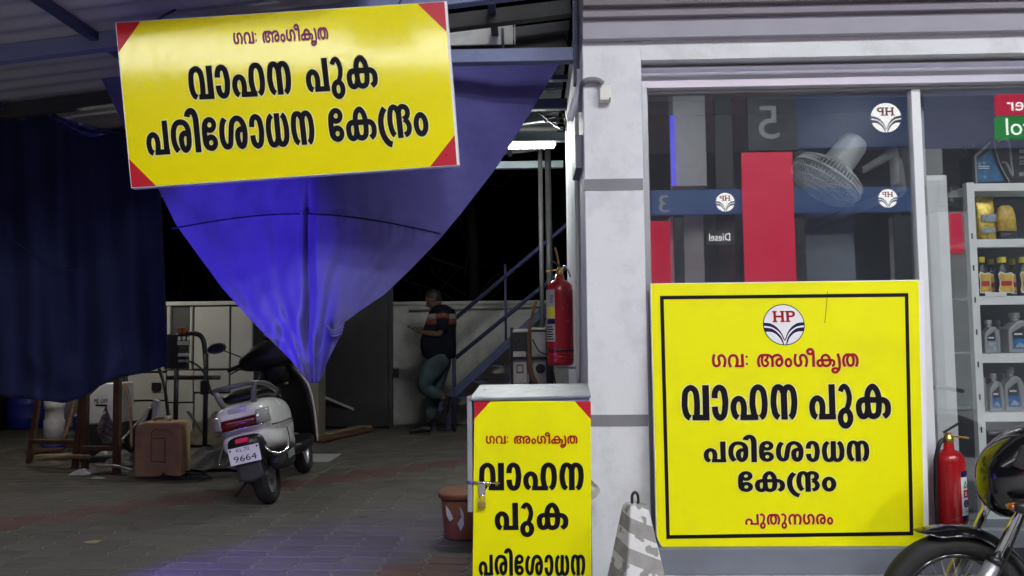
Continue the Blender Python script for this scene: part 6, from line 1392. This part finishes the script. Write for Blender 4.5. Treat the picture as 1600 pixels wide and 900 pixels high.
# timber and steel angle leaning by the gate, boards on the ground
a, b = at(499, 617, 9.75), gz(612, 667); b.z = .02
tag(MB().bar(a, b, .03, .03).build('steel_angle', M['silver'], bev=.003), 'pale steel angle bar leaning down to the floor before the dark gate', 'steel bar')
for k, (xa, ya, xb, yb, m, lb) in enumerate(((500, 668, 548, 660, 'panel_white', 'pale sheet offcut lying at the foot of the beige column'), (505, 684, 600, 664, 'wood_pale', 'long weathered plank lying before the dark gate'), (496, 692, 575, 674, 'wood', 'dark weathered plank lying nearest the scooter'))):
    a, b = gz(xa, ya), gz(xb, yb); tag(MB().bar((a.x, a.y, .03), (b.x, b.y, .03), .16, .035).build('plank', M[m], bev=.004), lb, 'plank', 'planks on the shed floor')

# small junk in the dark heap on the left
def stick(xa, ya, Ya, xb, yb, Yb, r, m, name, lb, cat):
    a, b = at(xa, ya, Ya), at(xb, yb, Yb); a.z = max(a.z, r); b.z = max(b.z, r); tag(MB().tube([a, (a + b) / 2 + Vector((.01, .02, .012)), b], r, 8, 4).build(name, M[m], smooth=True), lb, cat, 'sticks in the junk heap')
stick(98, 690, 7.4, 118, 612, 7.8, .018, 'wood', 'stick', 'dark stick leaning between the pale bucket and the trestle', 'stick')
stick(205, 700, 6.9, 197, 600, 7.8, .014, 'wood', 'stick', 'thin brown stick standing right of the trestle', 'stick')
stick(188, 690, 7.0, 236, 634, 7.6, .010, 'silver', 'thin_rod', 'thin grey rod leaning over the brown rag heap', 'rod')
stick(60, 718, 6.9, 140, 714, 6.8, .020, 'wood_pale', 'stick', 'pale round stick lying across the boards under the trestle', 'stick')
stick(150, 728, 6.5, 206, 735, 6.4, .013, 'silver', 'thin_rod', 'short grey rod lying on the floor beside the jerrycan', 'rod')
for k, (px, py, w, d, h_, m, lb) in enumerate(((92, 700, .45, .35, .20, 'darksheet', 'black crumpled plastic heap under the trestle left side'), (180, 730, .34, .26, .12, 'darksheet', 'flattened black plastic beside the jerrycan foot'), (60, 730, .30, .22, .07, 'sack', 'brown rag lying on the floor far left'), (300, 672, .42, .3, .34, 'darksheet', 'dark sheet bundle behind the mesh sack'), (345, 712, .3, .3, .22, 'sack', 'dull brown sack slumped left of the scooter tail'), (206, 676, .25, .25, .42, 'foil', 'crushed silvery packaging on the brown rag heap'))):
    crumple(px, py, w, d, h_, m, 'rag_heap', lb, 'heap', 20 + k)
pts = [gz(268 + 42 * math.cos(k * .62) * (1 - k * .008), 758 - 6 * math.sin(k * .62)) + Vector((0, .25, .012 + .002 * k)) for k in range(22)]
tag(MB().tube(pts, .008, 6, 4).build('cable_coil', M['black'], smooth=True), 'loose black cable coiled on the floor by the jerrycan', 'cable')
for k, (px, py, w, lb) in enumerate(((566, 808, .04, 'small brown dry leaf on the pavers left of the waste bin'), (210, 826, .035, 'dark scrap of litter on the pavers below the red band'), (146, 848, .06, 'pale flat leaf on the pavers at lower left'))):
    p = gz(px, py); a = k * 1.3; q = [p + Vector((math.cos(a + t) * w * (.7 + .3 * math.sin(3 * t)), math.sin(a + t) * w * .6, .004)) for t in [i * .785 for i in range(8)]]
    tag(MB().prism(q, (0, 0, .0025)).build('dry_leaf', M['wood' if k < 2 else 'wood_pale']), lb, 'leaf', 'dry leaves on the pavers')
